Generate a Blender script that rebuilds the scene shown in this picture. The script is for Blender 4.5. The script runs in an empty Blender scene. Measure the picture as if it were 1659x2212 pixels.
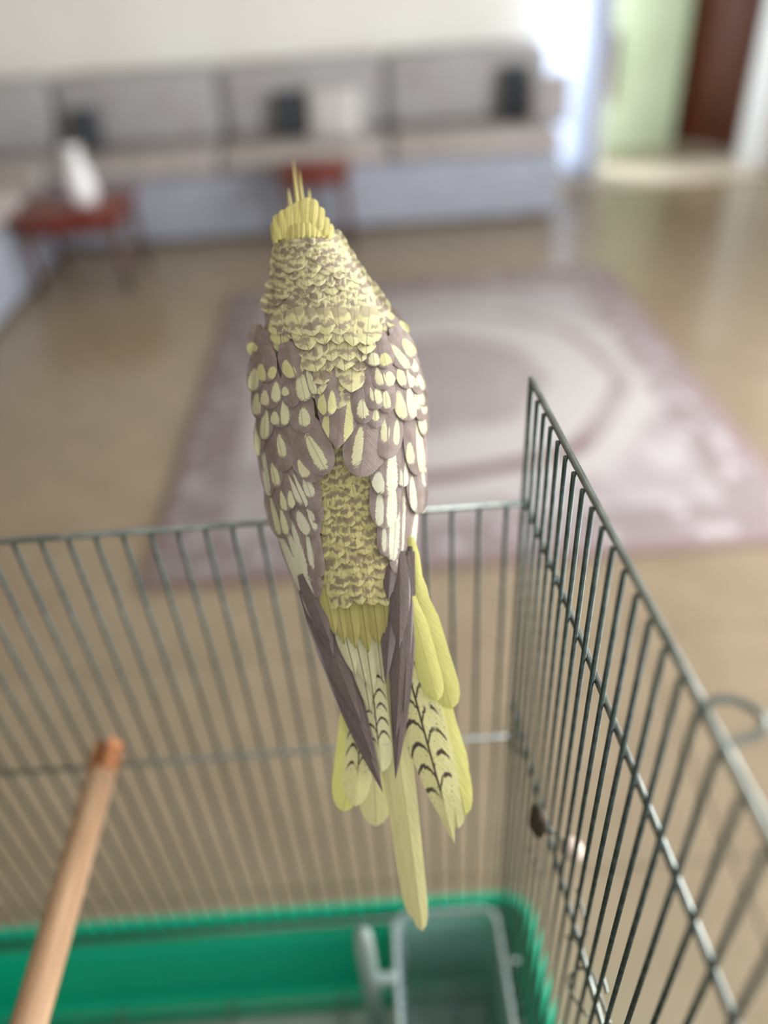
import bpy, bmesh, math, random
from mathutils import Vector, Matrix
from math import pi, sin, cos, sqrt, radians

# ------------------------------------------------------------------ camera, light, exposure
SC = bpy.context.scene
COL = SC.collection
FPX, CX, CY = 1650.0, 829.5, 1106.0
CAM = Vector((0, 0, 0.90))
ROT = Matrix.Rotation(pi / 2 - radians(36.9), 3, 'X') @ Matrix.Rotation(radians(-4.2), 3, 'Z')
cd = bpy.data.cameras.new('camera')
cam = bpy.data.objects.new('camera', cd)
COL.objects.link(cam)
cam.matrix_world = Matrix.Translation(CAM) @ ROT.to_4x4()
cd.sensor_fit = 'VERTICAL'
cd.sensor_height = 36.0
cd.lens = FPX / 2212 * 36
cd.clip_start = 0.01
cd.dof.use_dof = True
cd.dof.focus_distance = 0.322
cd.dof.aperture_fstop = cd.lens / 12.5         # 12.5 mm opening
SC.camera = cam

SC.view_settings.view_transform = 'Standard'
SC.view_settings.look = 'None'
SC.view_settings.exposure = 0.36
SC.view_settings.gamma = 1.0
SC.view_settings.use_curve_mapping = False

world = bpy.data.worlds.new('world')
SC.world = world
world.use_nodes = True
bg = world.node_tree.nodes['Background']
bg.inputs['Color'].default_value = (0.86, 0.93, 1.0, 1)
bg.inputs['Strength'].default_value = 1.6


def window_light(name, loc, direction, sx, sy, power, color):
    l = bpy.data.lights.new(name, 'AREA')
    l.shape = 'RECTANGLE'
    l.size, l.size_y, l.energy, l.color = sx, sy, power, color
    o = bpy.data.objects.new(name, l)
    COL.objects.link(o)
    o.location = loc
    o.rotation_euler = Vector(direction).to_track_quat('-Z', 'Y').to_euler()
    return o


window_light('daylight_side_window', (1.94, 0.75, 1.02), (-1, 0, -0.25), 1.4, 1.8, 84, (0.97, 0.98, 1.0))
window_light('daylight_rear_window', (0.5, -1.52, 1.55), (-0.05, 1, -0.2), 2.4, 1.5, 7, (1.0, 0.96, 0.90))
window_light('hall_fill_light', (1.6, 4.95, 1.5), (-0.3, -1, -0.1), 0.5, 1.4, 9, (0.95, 0.98, 1.0))  # added fill light to brighten the hall, no window there
window_light('daylight_narrow_window', (0.865, 3.90, 1.05), (0, -1, 0), 0.24, 1.9, 30, (0.88, 0.94, 1.0))


# ------------------------------------------------------------------ helpers
def pray(x, y):
    return ROT @ Vector(((x - CX) / FPX, (CY - y) / FPX, -1.0))


def at(x, y, d):                    # photograph pixel at a depth from the camera
    return CAM + pray(x, y) * d


def on_plane(axis, x, y, val):
    r = pray(x, y)
    return CAM + r * ((val - CAM[axis]) / r[axis])


def lerp_table(tab, y):
    if y <= tab[0][0]:
        return tab[0][1]
    for (a, va), (b, vb) in zip(tab, tab[1:]):
        if y <= b:
            t = (y - a) / (b - a)
            return va + (vb - va) * t
    return tab[-1][1]


def srgb(r, g, b):
    def f(c):
        c /= 255.0
        return c / 12.92 if c <= 0.04045 else ((c + 0.055) / 1.055) ** 2.4
    return (f(r), f(g), f(b), 1.0)


class NT:
    """tiny node-graph writer"""
    def __init__(s, name, rough=0.6, metal=0.0, spec=0.5):
        s.m = bpy.data.materials.new(name)
        s.m.use_nodes = True
        s.t = s.m.node_tree
        s.b = s.t.nodes['Principled BSDF']
        s.b.inputs['Roughness'].default_value = rough
        s.b.inputs['Metallic'].default_value = metal
        s.b.inputs['Specular IOR Level'].default_value = spec

    def n(s, kind):
        return s.t.nodes.new(kind)

    def put(s, sock, v):
        if isinstance(v, (int, float)):
            sock.default_value = v
        elif isinstance(v, tuple):
            sock.default_value = v
        else:
            s.t.links.new(v, sock)

    def math(s, op, a, b=0.0, c=0.0):
        q = s.n('ShaderNodeMath')
        q.operation = op
        s.put(q.inputs[0], a)
        s.put(q.inputs[1], b)
        s.put(q.inputs[2], c)
        return q.outputs[0]

    def smooth(s, v, a, b):
        q = s.n('ShaderNodeMapRange')
        q.interpolation_type = 'SMOOTHSTEP'
        s.put(q.inputs['Value'], v)
        q.inputs['From Min'].default_value = a
        q.inputs['From Max'].default_value = b
        return q.outputs['Result']

    def mix(s, f, a, b):
        q = s.n('ShaderNodeMix')
        q.data_type = 'RGBA'
        s.put(q.inputs['Factor'], f)
        s.put(q.inputs['A'], a)
        s.put(q.inputs['B'], b)
        return q.outputs['Result']

    def noise(s, vec, scale, detail=2.0, rough=0.5, dist=0.0):
        q = s.n('ShaderNodeTexNoise')
        if vec is not None:
            s.put(q.inputs['Vector'], vec)
        q.inputs['Scale'].default_value = scale
        q.inputs['Detail'].default_value = detail
        q.inputs['Roughness'].default_value = rough
        q.inputs['Distortion'].default_value = dist
        return q.outputs['Fac']

    def objco(s):
        return s.n('ShaderNodeTexCoord').outputs['Object']

    def uv(s):
        q = s.n('ShaderNodeSeparateXYZ')
        s.put(q.inputs[0], s.n('ShaderNodeTexCoord').outputs['UV'])
        return q.outputs[0], q.outputs[1]

    def vec(s, x, y, z=0.0):
        q = s.n('ShaderNodeCombineXYZ')
        s.put(q.inputs[0], x)
        s.put(q.inputs[1], y)
        s.put(q.inputs[2], z)
        return q.outputs[0]

    def bump(s, h, strength=0.2, dist=0.001):
        q = s.n('ShaderNodeBump')
        q.inputs['Strength'].default_value = strength
        q.inputs['Distance'].default_value = dist
        s.put(q.inputs['Height'], h)
        s.t.links.new(q.outputs[0], s.b.inputs['Normal'])

    def col(s, c):
        s.put(s.b.inputs['Base Color'], c)
        return s.m


def mottled(name, c1, c2, scale, rough=0.6, metal=0.0, bump=0.0, bdist=0.001, spec=0.5, detail=3.0):
    g = NT(name, rough, metal, spec)
    n = g.noise(g.objco(), scale, detail)
    if bump:
        g.bump(n, bump, bdist)
    return g.col(g.mix(g.smooth(n, 0.3, 0.7), c1, c2))


def mesh_obj(name, verts, faces, mat, parent=None, smooth=True):
    me = bpy.data.meshes.new(name)
    me.from_pydata([tuple(v) for v in verts], [], faces)
    if smooth:
        for p in me.polygons:
            p.use_smooth = True
    me.materials.append(mat)
    o = bpy.data.objects.new(name, me)
    COL.objects.link(o)
    if parent:
        o.parent = parent
    return o


def bm_obj(name, bm, mat, parent=None, smooth=True):
    me = bpy.data.meshes.new(name)
    bm.to_mesh(me)
    bm.free()
    if smooth:
        for p in me.polygons:
            p.use_smooth = True
    me.materials.append(mat)
    o = bpy.data.objects.new(name, me)
    COL.objects.link(o)
    if parent:
        o.parent = parent
    return o


def empty(name, loc=(0, 0, 0)):
    o = bpy.data.objects.new(name, None)
    o.empty_display_size = 0.02
    COL.objects.link(o)
    o.location = loc
    return o


def tag(o, label, cat, group=None):
    o['label'] = label
    o['category'] = cat
    if group:
        o['group'] = group
    return o


def structure(o, label=None):
    o['kind'] = 'structure'
    if label:
        o['label'] = label
    return o


def add_box(bm, lo, hi, r=0.0, seg=2):
    lo, hi = Vector(lo), Vector(hi)
    c, s = (lo + hi) / 2, hi - lo
    v = bmesh.ops.create_cube(bm, size=1.0, matrix=Matrix.Translation(c) @ Matrix.Diagonal((s.x, s.y, s.z, 1)))['verts']
    if r > 0:
        es = list({e for q in v for e in q.link_edges})
        bmesh.ops.bevel(bm, geom=es, offset=r, segments=seg, affect='EDGES', profile=0.5)


def box(name, lo, hi, mat, parent=None, r=0.0, seg=2):
    bm = bmesh.new()
    add_box(bm, lo, hi, r, seg)
    return bm_obj(name, bm, mat, parent, smooth=r > 0)


def tube_data(pts, r, n=8, closed_ends=True):
    """sweep a circle along points; r number or list"""
    pts = [Vector(p) for p in pts]
    rs = r if isinstance(r, (list, tuple)) else [r] * len(pts)
    V, F = [], []
    up = None
    for i, p in enumerate(pts):
        t = (pts[min(i + 1, len(pts) - 1)] - pts[max(i - 1, 0)]).normalized()
        if up is None:
            a = Vector((0, 0, 1)) if abs(t.z) < 0.9 else Vector((1, 0, 0))
            up = t.cross(a).normalized()
        up = (up - t * up.dot(t)).normalized()
        w = t.cross(up)
        for k in range(n):
            q = 2 * pi * k / n
            V.append(p + (up * cos(q) + w * sin(q)) * rs[i])
    for i in range(len(pts) - 1):
        for k in range(n):
            a, b = i * n + k, i * n + (k + 1) % n
            F.append((a, b, b + n, a + n))
    if closed_ends:
        F.append(tuple(range(n - 1, -1, -1)))
        F.append(tuple((len(pts) - 1) * n + k for k in range(n)))
    return V, F


def tube(name, pts, r, mat, parent=None, n=8):
    V, F = tube_data(pts, r, n)
    return mesh_obj(name, V, F, mat, parent)


def smooth_pts(pts, n=6):
    """Catmull-Rom"""
    P = [Vector(p) for p in pts]
    P = [P[0] * 2 - P[1]] + P + [P[-1] * 2 - P[-2]]
    out = []
    for i in range(1, len(P) - 2):
        for k in range(n):
            t = k / n
            a, b, c, d = P[i - 1], P[i], P[i + 1], P[i + 2]
            out.append(0.5 * ((2 * b) + (c - a) * t + (2 * a - 5 * b + 4 * c - d) * t * t + (3 * b - a - 3 * c + d) * t ** 3))
    out.append(P[-2])
    return out


def lathe(name, prof, mat, parent=None, loc=(0, 0, 0), n=24, sx=1.0, sy=1.0):
    V, F = [], []
    for r, z in prof:
        for k in range(n):
            a = 2 * pi * k / n
            V.append((loc[0] + r * cos(a) * sx, loc[1] + r * sin(a) * sy, loc[2] + z))
    for i in range(len(prof) - 1):
        for k in range(n):
            a, b = i * n + k, i * n + (k + 1) % n
            F.append((a, b, b + n, a + n))
    F.append(tuple(range(n - 1, -1, -1)))
    F.append(tuple((len(prof) - 1) * n + k for k in range(n)))
    return mesh_obj(name, V, F, mat, parent)


rnd = random.Random(7)

# ------------------------------------------------------------------ the room
K = 1.0976                       # metres per working unit of the floor survey
BACK = 3.2 * K                   # far wall plane
M_wall = mottled('cream_plaster', srgb(236, 233, 224), srgb(241, 239, 231), 3.0, 0.85)
M_white = mottled('white_paint', srgb(232, 233, 236), srgb(238, 239, 242), 4.0, 0.5)
M_taupe = mottled('taupe_plaster', srgb(132, 121, 104), srgb(140, 129, 112), 3.0, 0.85)
M_ceil = mottled('ceiling_paint', srgb(214, 211, 204), srgb(220, 217, 211), 3.0, 0.9)
M_green = mottled('pale_green_plaster', srgb(178, 190, 158), srgb(188, 200, 170), 4.0, 0.8)
M_grout = mottled('grout', srgb(120, 106, 88), srgb(134, 118, 98), 60.0, 0.9)

g = NT('glazed_beige_tile', 0.2)
oc = g.objco()
rand = g.n('ShaderNodeObjectInfo').outputs['Random']
n1 = g.noise(oc, 9.0, 4.0, 0.6)
n2 = g.noise(oc, 260.0, 2.0)
c = g.mix(g.smooth(n1, 0.3, 0.7), srgb(134, 120, 99), srgb(147, 132, 110))
c = g.mix(g.math('MULTIPLY', rand, 0.25), c, srgb(138, 122, 98))
c = g.mix(g.math('MULTIPLY', g.smooth(n2, 0.55, 0.75), 0.18), c, srgb(124, 108, 86))
g.put(g.b.inputs['Roughness'], g.math('MULTIPLY_ADD', n1, 0.12, 0.16))
M_tile = g.col(c)

floor = box('floor', (-2.6, -1.7, -0.05), (2.6, 5.2, -0.0025), M_grout)
structure(floor, 'beige tiled floor of the living room')
TS, GX, GY = 0.338 * K, 0.348 * K, 0.421 * K
bm = bmesh.new()
add_box(bm, (0.0012, 0.0012, -0.008), (TS - 0.0012, TS - 0.0012, 0.0), 0.0008, 1)
tile0 = None
for i in range(-8, 6):
    for j in range(-5, 11):
        x, y = GX + i * TS, GY + j * TS
        if x < -2.6 or x + TS > 2.6 or y + TS > 4.7:
            continue
        if tile0 is None:
            tile0 = bm_obj('tile', bm, M_tile, floor, smooth=False)
            t = tile0
        else:
            t = tile0.copy()
            COL.objects.link(t)
        t.location = (x, y, 0)

structure(box('ceiling', (-2.6, -1.7, 2.6), (2.6, 5.2, 2.7), M_ceil))
structure(box('wall_left', (-2.6, -1.7, 0), (-2.45, 5.2, 2.6), M_taupe))
DX0, DX1, DH = 0.93 * K, 1.575 * K, 2.05          # doorway to the hall
bm = bmesh.new()
NX0, NX1 = 0.68 * K, 0.865 * K                     # narrow side window behind the curtain
add_box(bm, (-2.45, BACK, 0), (NX0, BACK + 0.14, 2.6))
add_box(bm, (NX1, BACK, 0), (DX0, BACK + 0.14, 2.6))
add_box(bm, (NX0, BACK, 2.05), (NX1, BACK + 0.14, 2.6))
add_box(bm, (NX0, BACK, 0), (NX1, BACK + 0.14, 0.04))
add_box(bm, (DX1, BACK, 0), (2.45, BACK + 0.14, 2.6))
add_box(bm, (DX0, BACK, DH), (DX1, BACK + 0.14, 2.6))
structure(bm_obj('wall_back', bm, M_wall, smooth=False))
bm = bmesh.new()                                   # right wall with a window opening
WY0, WY1, WZ0, WZ1 = 0.0, 1.5, 0.06, 2.0
XW = 1.95
add_box(bm, (XW, -1.7, 0), (XW + 0.15, WY0, 2.6))
add_box(bm, (XW, WY1, 0), (XW + 0.15, 5.2, 2.6))
add_box(bm, (XW, WY0, 0), (XW + 0.15, WY1, WZ0))
add_box(bm, (XW, WY0, WZ1), (XW + 0.15, WY1, 2.6))
structure(bm_obj('wall_right', bm, M_wall, smooth=False))
bm = bmesh.new()                                   # rear wall, behind the viewer, with a window opening
add_box(bm, (-2.45, -1.75, 0), (-0.7, -1.6, 2.6))
add_box(bm, (1.7, -1.75, 0), (2.45, -1.6, 2.6))
add_box(bm, (-0.7, -1.75, 0), (1.7, -1.6, 0.8))
add_box(bm, (-0.7, -1.75, 2.3), (1.7, -1.6, 2.6))
structure(bm_obj('wall_front', bm, M_taupe, smooth=False))
w1 = structure(box('window_1', (XW + 0.05, WY0, WZ0), (XW + 0.11, WY1, WZ0 + 0.05), M_white))
box('window_frame', (XW + 0.05, WY0, WZ1 - 0.05), (XW + 0.11, WY1, WZ1), M_white, w1)
for yy in (WY0, 0.725, WY1 - 0.05):
    box('window_bar', (XW + 0.055, yy, WZ0), (XW + 0.105, yy + 0.05, WZ1), M_white, w1)
w2 = structure(box('window_2', (-0.7, -1.7, 0.8), (1.7, -1.65, 0.85), M_white))
for xx in (-0.7, 0.475, 1.65):
    box('window_bar', (xx, -1.7, 0.8), (xx + 0.05, -1.65, 2.3), M_white, w2)

w3 = structure(box('window_3', (NX0, BACK + 0.05, 0.04), (NX0 + 0.03, BACK + 0.09, 2.05), M_white))
box('window_frame', (NX1 - 0.03, BACK + 0.05, 0.04), (NX1, BACK + 0.09, 2.05), M_white, w3)
box('window_frame', (NX0 + 0.03, BACK + 0.05, 0.04), (NX1 - 0.03, BACK + 0.09, 0.08), M_white, w3)
# hall beyond the doorway
structure(box('wall_hall', (0.9 * K, 3.62 * K, 0), (1.385 * K, 3.74 * K, 2.6), M_green), 'pale green wall of the hall beyond the doorway')
structure(box('wall_end', (1.4, 5.1, 0), (2.45, 5.2, 2.6), M_wall))
M_thr = mottled('threshold_stone', srgb(196, 184, 164), srgb(206, 195, 178), 12, 0.3)
structure(box('trim_1', (DX0 - 0.03, BACK - 0.16, 0.0), (DX1 + 0.0, BACK + 0.16, 0.008), M_thr, r=0.003), 'pale stone threshold in the doorway')
tr = structure(box('trim_2', (DX1 - 0.02, BACK - 0.03, 0), (DX1 + 0.11, BACK + 0.16, DH + 0.1), M_white, r=0.006), 'white door frame post on the hinge side')
structure(box('trim_3', (DX0 - 0.11, BACK - 0.03, 0), (DX0 + 0.02, BACK + 0.16, DH + 0.1), M_white, r=0.006), 'white door frame post beside the curtain')
structure(box('trim_4', (DX0 + 0.02, BACK - 0.03, DH), (DX1 - 0.02, BACK + 0.16, DH + 0.1), M_white, r=0.006), 'white door frame head')

# brown panelled door standing open into the hall
g = NT('dark_red_brown_wood', 0.4)
oc = g.objco()
mp = g.n('ShaderNodeMapping')
g.put(mp.inputs['Vector'], oc)
mp.inputs['Scale'].default_value = (14, 14, 1.2)
n1 = g.noise(mp.outputs[0], 3.0, 4.0, 0.6, 0.6)
M_doorwood = g.col(g.mix(g.smooth(n1, 0.3, 0.7), srgb(62, 26, 10), srgb(98, 44, 16)))
A = Vector((1.60 * K, 3.42 * K, 0.01))
B = Vector((1.33 * K, 3.86 * K, 0.01))
d = (B - A)
ln = d.length
door = box('door_1', (0, -0.02, 0.005), (0.80, 0.02, 2.02), M_doorwood, r=0.003)
structure(door, 'dark brown panelled wooden door standing open into the hall')
door.location = A
door.rotation_euler = (0, 0, math.atan2(d.y, d.x))
for z0, z1 in ((0.12, 0.85), (0.98, 1.9)):
    for x0, x1 in ((0.10, 0.36), (0.44, 0.70)):
        box('door_panel', (x0, -0.026, z0), (x1, 0.026, z1), M_doorwood, door, r=0.012)
M_steel = mottled('brushed_steel', srgb(150, 150, 148), srgb(175, 174, 170), 40, 0.35, 0.9)
tube('door_handle', [(0.74, 0.0, 1.0), (0.74, 0.05, 1.0), (0.72, 0.06, 1.0), (0.62, 0.06, 1.0)], 0.009, M_steel, door)

# small brown frame on the green wall
M_frame = mottled('brown_frame_wood', srgb(70, 32, 18), srgb(92, 44, 26), 30, 0.5)
M_art = mottled('brown_picture', srgb(84, 48, 34), srgb(110, 70, 50), 9, 0.6)
p0 = on_plane(1, 1292, 75, 3.615 * K)
p1 = on_plane(1, 1322, 215, 3.615 * K)
fr = empty('picture_frame', ((p0.x + p1.x) / 2, 3.615 * K, p1.z))
hw, hh = 0.045, abs(p0.z - p1.z)
for nm, lo, hi in (('frame_side', (-hw, -0.02, 0), (-hw + 0.018, 0.004, hh)), ('frame_side', (hw - 0.018, -0.02, 0), (hw, 0.004, hh)),
                   ('frame_rail', (-hw + 0.018, -0.02, 0), (hw - 0.018, 0.004, 0.018)), ('frame_rail', (-hw + 0.018, -0.02, hh - 0.018), (hw - 0.018, 0.004, hh))):
    box(nm, lo, hi, M_frame, fr, r=0.002)
box('picture', (-hw + 0.017, -0.008, 0.017), (hw - 0.017, 0.003, hh - 0.017), M_art, fr)
tag(fr, 'narrow dark brown frame hanging on the pale green hall wall', 'picture frame')

# white gathered curtain at the doorway
g = NT('sheer_white_cloth', 0.8)
n1 = g.noise(g.objco(), 300, 2)
g.bump(n1, 0.15, 0.0006)
M_curtain = g.col(g.mix(n1, srgb(240, 243, 250), srgb(248, 250, 254)))
tl_ = g.n('ShaderNodeBsdfTranslucent')
tl_.inputs['Color'].default_value = srgb(240, 244, 252)
mx_ = g.n('ShaderNodeMixShader')
mx_.inputs[0].default_value = 0.5
g.t.links.new(g.b.outputs[0], mx_.inputs[1])
g.t.links.new(tl_.outputs[0], mx_.inputs[2])
g.t.links.new(mx_.outputs[0], g.t.nodes['Material Output'].inputs['Surface'])
V, F = [], []
cx0, cx1 = 0.715 * K, 0.905 * K
NX, NZ = 64, 26
for iz in range(NZ + 1):
    z = 0.03 + (2.15 - 0.03) * iz / NZ
    pinch = 1.0 - 0.16 * math.exp(-((z - 0.30) / 0.16) ** 2) + 0.22 * math.exp(-((z - 0.52) / 0.12) ** 2)
    for ix in range(NX + 1):
        s = ix / NX
        x = (cx0 + cx1) / 2 + (s - 0.5) * (cx1 - cx0) * pinch
        y = BACK - 0.10 + 0.022 * sin(s * 2 * pi * 7 + 0.3 * sin(z * 3)) + 0.01 * sin(s * 17 + z * 4)
        V.append((x, y, z))
for iz in range(NZ):
    for ix in range(NX):
        a = iz * (NX + 1) + ix
        F.append((a, a + 1, a + NX + 2, a + NX + 1))
cur = mesh_obj('curtain_cloth', V, F, M_curtain)
so = cur.modifiers.new('thickness', 'SOLIDIFY')
so.thickness = 0.002
cu = empty('curtain', ((cx0 + cx1) / 2, BACK - 0.1, 0.03))
cur.parent = cu
cur.matrix_parent_inverse = Matrix.Translation(cu.location).inverted()
rod = tube('curtain_rod', [(cx0 - 0.06 - cu.location.x, 0, 2.12), (cx1 + 0.1 - cu.location.x, 0, 2.12)], 0.011, M_steel, cu)
tag(cu, 'bright white gathered curtain hanging between the sofa and the doorway', 'curtain')

# ------------------------------------------------------------------ rug
g = NT('patterned_rug', 0.95, spec=0.1)
oc = g.objco()
sp = g.n('ShaderNodeSeparateXYZ')
g.put(sp.inputs[0], oc)
ox, oy = sp.outputs[0], sp.outputs[1]
nz = g.noise(oc, 9.0, 3.0)
nf = g.noise(oc, 26.0, 2.0)
nn = g.noise(oc, 420.0, 2.0)
RX0, RX1, RY0, RY1 = -0.405 * K, 0.712 * K, 0.925 * K, 2.21 * K
rcx, rcy = (RX0 + RX1) / 2, (RY0 + RY1) / 2
mcx, mcy = 0.15 * K - rcx, 1.57 * K - rcy
dx = g.math('SUBTRACT', ox, mcx)
dy = g.math('SUBTRACT', oy, mcy)
rad = g.math('SQRT', g.math('ADD', g.math('MULTIPLY', dx, dx), g.math('MULTIPLY', dy, dy)))
ang = g.math('ARCTAN2', dy, dx)
scal = g.math('MULTIPLY', g.math('ABSOLUTE', g.math('SINE', g.math('MULTIPLY_ADD', ang, 4.0, 0.78))), 0.022)
rs = g.math('ADD', rad, scal)
base = g.mix(g.smooth(nz, 0.35, 0.65), srgb(152, 145, 144), srgb(172, 166, 166))
pale = srgb(178, 173, 170)
mauve = srgb(146, 135, 134)
dark = srgb(102, 70, 66)
c = g.mix(g.math('MULTIPLY', g.smooth(nf, 0.52, 0.62), 0.45), base, mauve)
inside = g.math('SUBTRACT', 1.0, g.smooth(rs, 0.375 * K, 0.385 * K))
ringp = g.math('MULTIPLY', inside, g.smooth(rs, 0.24 * K, 0.26 * K))
c = g.mix(ringp, c, pale)
core = g.math('SUBTRACT', 1.0, g.smooth(rs, 0.22 * K, 0.25 * K))
c = g.mix(g.math('MULTIPLY', core, 0.6), c, mauve)
ringd = g.math('MULTIPLY', g.smooth(rs, 0.378 * K, 0.388 * K), g.math('SUBTRACT', 1.0, g.smooth(rs, 0.412 * K, 0.425 * K)))
near = g.smooth(g.math('MULTIPLY', dy, -1.0), 0.22 * K, 0.34 * K)       # the dark line is faint except at the end nearest the cage
c = g.mix(g.math('MULTIPLY', ringd, g.math('MULTIPLY_ADD', near, 0.65, 0.25)), c, dark)
ringl = g.math('MULTIPLY', g.smooth(rs, 0.415 * K, 0.427 * K), g.math('SUBTRACT', 1.0, g.smooth(rs, 0.47 * K, 0.50 * K)))
c = g.mix(g.math('MULTIPLY', ringl, 0.8), c, pale)
ex = g.math('SUBTRACT', (RX1 - RX0) / 2, g.math('ABSOLUTE', ox))
ey = g.math('SUBTRACT', (RY1 - RY0) / 2, g.math('ABSOLUTE', oy))
edge = g.math('MINIMUM', ex, ey)
band = g.math('MULTIPLY', g.smooth(edge, 0.022, 0.026), g.math('SUBTRACT', 1.0, g.smooth(edge, 0.13, 0.135)))
vor = g.n('ShaderNodeTexVoronoi')
g.put(vor.inputs['Vector'], oc)
vor.inputs['Scale'].default_value = 18.0
flow = g.smooth(vor.outputs['Distance'], 0.25, 0.42)
bandc = g.mix(flow, srgb(174, 166, 168), srgb(128, 114, 114))
c = g.mix(g.math('MULTIPLY', band, 0.8), c, bandc)
rim = g.math('SUBTRACT', 1.0, g.smooth(edge, 0.020, 0.025))
c = g.mix(rim, c, srgb(126, 106, 102))
c = g.mix(g.math('MULTIPLY', nn, 0.25), c, srgb(150, 136, 138))
g.bump(nn, 0.5, 0.002)
M_rug = g.col(c)
rug = box('rug', (-(RX1 - RX0) / 2, -(RY1 - RY0) / 2, 0), ((RX1 - RX0) / 2, (RY1 - RY0) / 2, 0.008), M_rug, r=0.003)
rug.location = (rcx, rcy, 0.0005)
tag(rug, 'lilac grey patterned rug with a round scalloped medallion on the tiled floor', 'rug')

# ------------------------------------------------------------------ low corner seating along the far and left walls
M_sofa = mottled('grey_sofa_fabric', srgb(162, 158, 158), srgb(172, 169, 170), 14, 0.9, bump=0.3, spec=0.2)
M_sofab = mottled('lavender_grey_fabric', srgb(150, 153, 164), srgb(161, 164, 175), 16, 0.9, bump=0.3, spec=0.2)
M_seat = mottled('taupe_seat_fabric', srgb(162, 154, 150), srgb(174, 166, 162), 18, 0.9, bump=0.3, spec=0.2)
M_pil_l = mottled('pale_cushion_fabric', srgb(190, 186, 182), srgb(202, 198, 194), 20, 0.9, spec=0.2)
M_pil_d = mottled('charcoal_cushion_fabric', srgb(58, 60, 64), srgb(72, 74, 78), 20, 0.9, spec=0.2)


def sofa(name, x0, x1, label, n_back):
    """low sofa along the far wall, front at FY"""
    fy, by = 2.74 * K, BACK - 0.01
    t = empty(name, ((x0 + x1) / 2, (fy + by) / 2, 0))
    ox_, oy_ = t.location.x, t.location.y
    def b(nm, lo, hi, m, r):
        return box(nm, (lo[0] - ox_, lo[1] - oy_, lo[2]), (hi[0] - ox_, hi[1] - oy_, hi[2]), m, t, r, 3)
    b('base', (x0, fy, 0.012), (x1, by, 0.235), M_sofab, 0.02)
    for k in range(n_back):
        a, c_ = x0 + (x1 - x0) * k / n_back, x0 + (x1 - x0) * (k + 1) / n_back
        b('seat_cushion', (a + 0.003, fy - 0.012, 0.235), (c_ - 0.003, by - 0.11, 0.305), M_seat, 0.03)
        b('back_cushion', (a + 0.003, by - 0.21, 0.30), (c_ - 0.003, by - 0.005, 0.548), M_sofa, 0.045)
    for xx in (x0 + 0.05, x1 - 0.05):
        for yy in (fy + 0.05, by - 0.05):
            b('foot', (xx - 0.02, yy - 0.02, 0), (xx + 0.02, yy + 0.02, 0.014), M_frame, 0.002)
    return tag(t, label, 'sofa')


sofa('low_sofa', -1.62 * K, 0.685 * K, 'long low grey sofa along the far wall with a lavender base', 4)
# the left wing of the seating
lx, rx_ = -1.60 * K, -1.035 * K
t = empty('low_sofa', ((lx + rx_) / 2, 2.4, 0))
y0, y1 = 1.80 * K - 2.4, 2.74 * K - 0.03 - 2.4
xa, xb = lx - t.location.x, rx_ - t.location.x
box('base', (xa, y0, 0.012), (xb, y1, 0.235), M_sofab, t, 0.02, 3)
for k in range(2):
    a, b = y0 + (y1 - y0) * k / 2, y0 + (y1 - y0) * (k + 1) / 2
    box('seat_cushion', (xa + 0.11, a + 0.003, 0.235), (xb + 0.012, b - 0.003, 0.305), M_seat, t, 0.03, 3)
    box('back_cushion', (xa + 0.005, a + 0.003, 0.30), (xa + 0.20, b - 0.003, 0.548), M_sofa, t, 0.045, 3)
for xx in (xa + 0.05, xb - 0.05):
    for yy in (y0 + 0.05, y1 - 0.05):
        box('foot', (xx - 0.02, yy - 0.02, 0), (xx + 0.02, yy + 0.02, 0.014), M_frame, t, 0.002)
tag(t, 'short low grey sofa set at right angles beside the table with the white vase', 'sofa')


def pillow(name, loc, sx, sz, th, rz, tilt, mat, label, group=None):
    V, F = [], []
    n = 14
    for side in (1, -1):
        for i in range(n + 1):
            for j in range(n + 1):
                u, v = i / n * 2 - 1, j / n * 2 - 1
                puff = max(0.0, (1 - u ** 4) * (1 - v ** 4)) ** 0.55
                k = 1 - 0.05 * (u * u * v * v) + 0.06 * (abs(u * v)) ** 3
                V.append((u * sx / 2 * k, side * th / 2 * puff, v * sz / 2 * k + sz / 2))
    for s in range(2):
        o = s * (n + 1) ** 2
        for i in range(n):
            for j in range(n):
                a = o + i * (n + 1) + j
                f = (a, a + 1, a + n + 2, a + n + 1)
                F.append(f if s else f[::-1])
    p = mesh_obj(name, V, F, mat)
    p.location = loc
    p.rotation_euler = (radians(tilt), 0, radians(rz))
    return tag(p, label, 'cushion', group)


FB = BACK - 0.24
pillow('throw_cushion', (-0.215 * K, FB - 0.05, 0.306), 0.12, 0.16, 0.07, 8, -14, M_pil_d, 'charcoal cushion propped on the far sofa behind the small table')
pillow('throw_cushion', (-0.075 * K, FB - 0.11, 0.306), 0.20, 0.17, 0.08, -6, -18, M_pil_l, 'pale cushion leaning beside the charcoal one behind the small table')
pillow('throw_cushion', (0.56 * K, FB - 0.05, 0.306), 0.11, 0.19, 0.07, 4, -14, M_pil_d, 'charcoal cushion at the curtain end of the far sofa')
pillow('throw_cushion', (0.655 * K, FB - 0.15, 0.306), 0.15, 0.17, 0.08, -8, -18, M_sofa, 'grey cushion leaning in the far sofa end by the curtain')
pillow('throw_cushion', (-0.93 * K, FB - 0.05, 0.306), 0.11, 0.15, 0.07, 6, -14, M_pil_d, 'charcoal cushion in the corner behind the white vase')

# two small dark red wooden tables, the left one with a white vase
M_table = mottled('red_brown_lacquer', srgb(96, 36, 26), srgb(118, 48, 34), 18, 0.35)
M_leg = mottled('dark_brown_leg', srgb(70, 46, 38), srgb(86, 58, 48), 18, 0.5)
M_vase = mottled('white_glaze', srgb(228, 226, 226), srgb(236, 234, 234), 10, 0.25)


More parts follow.
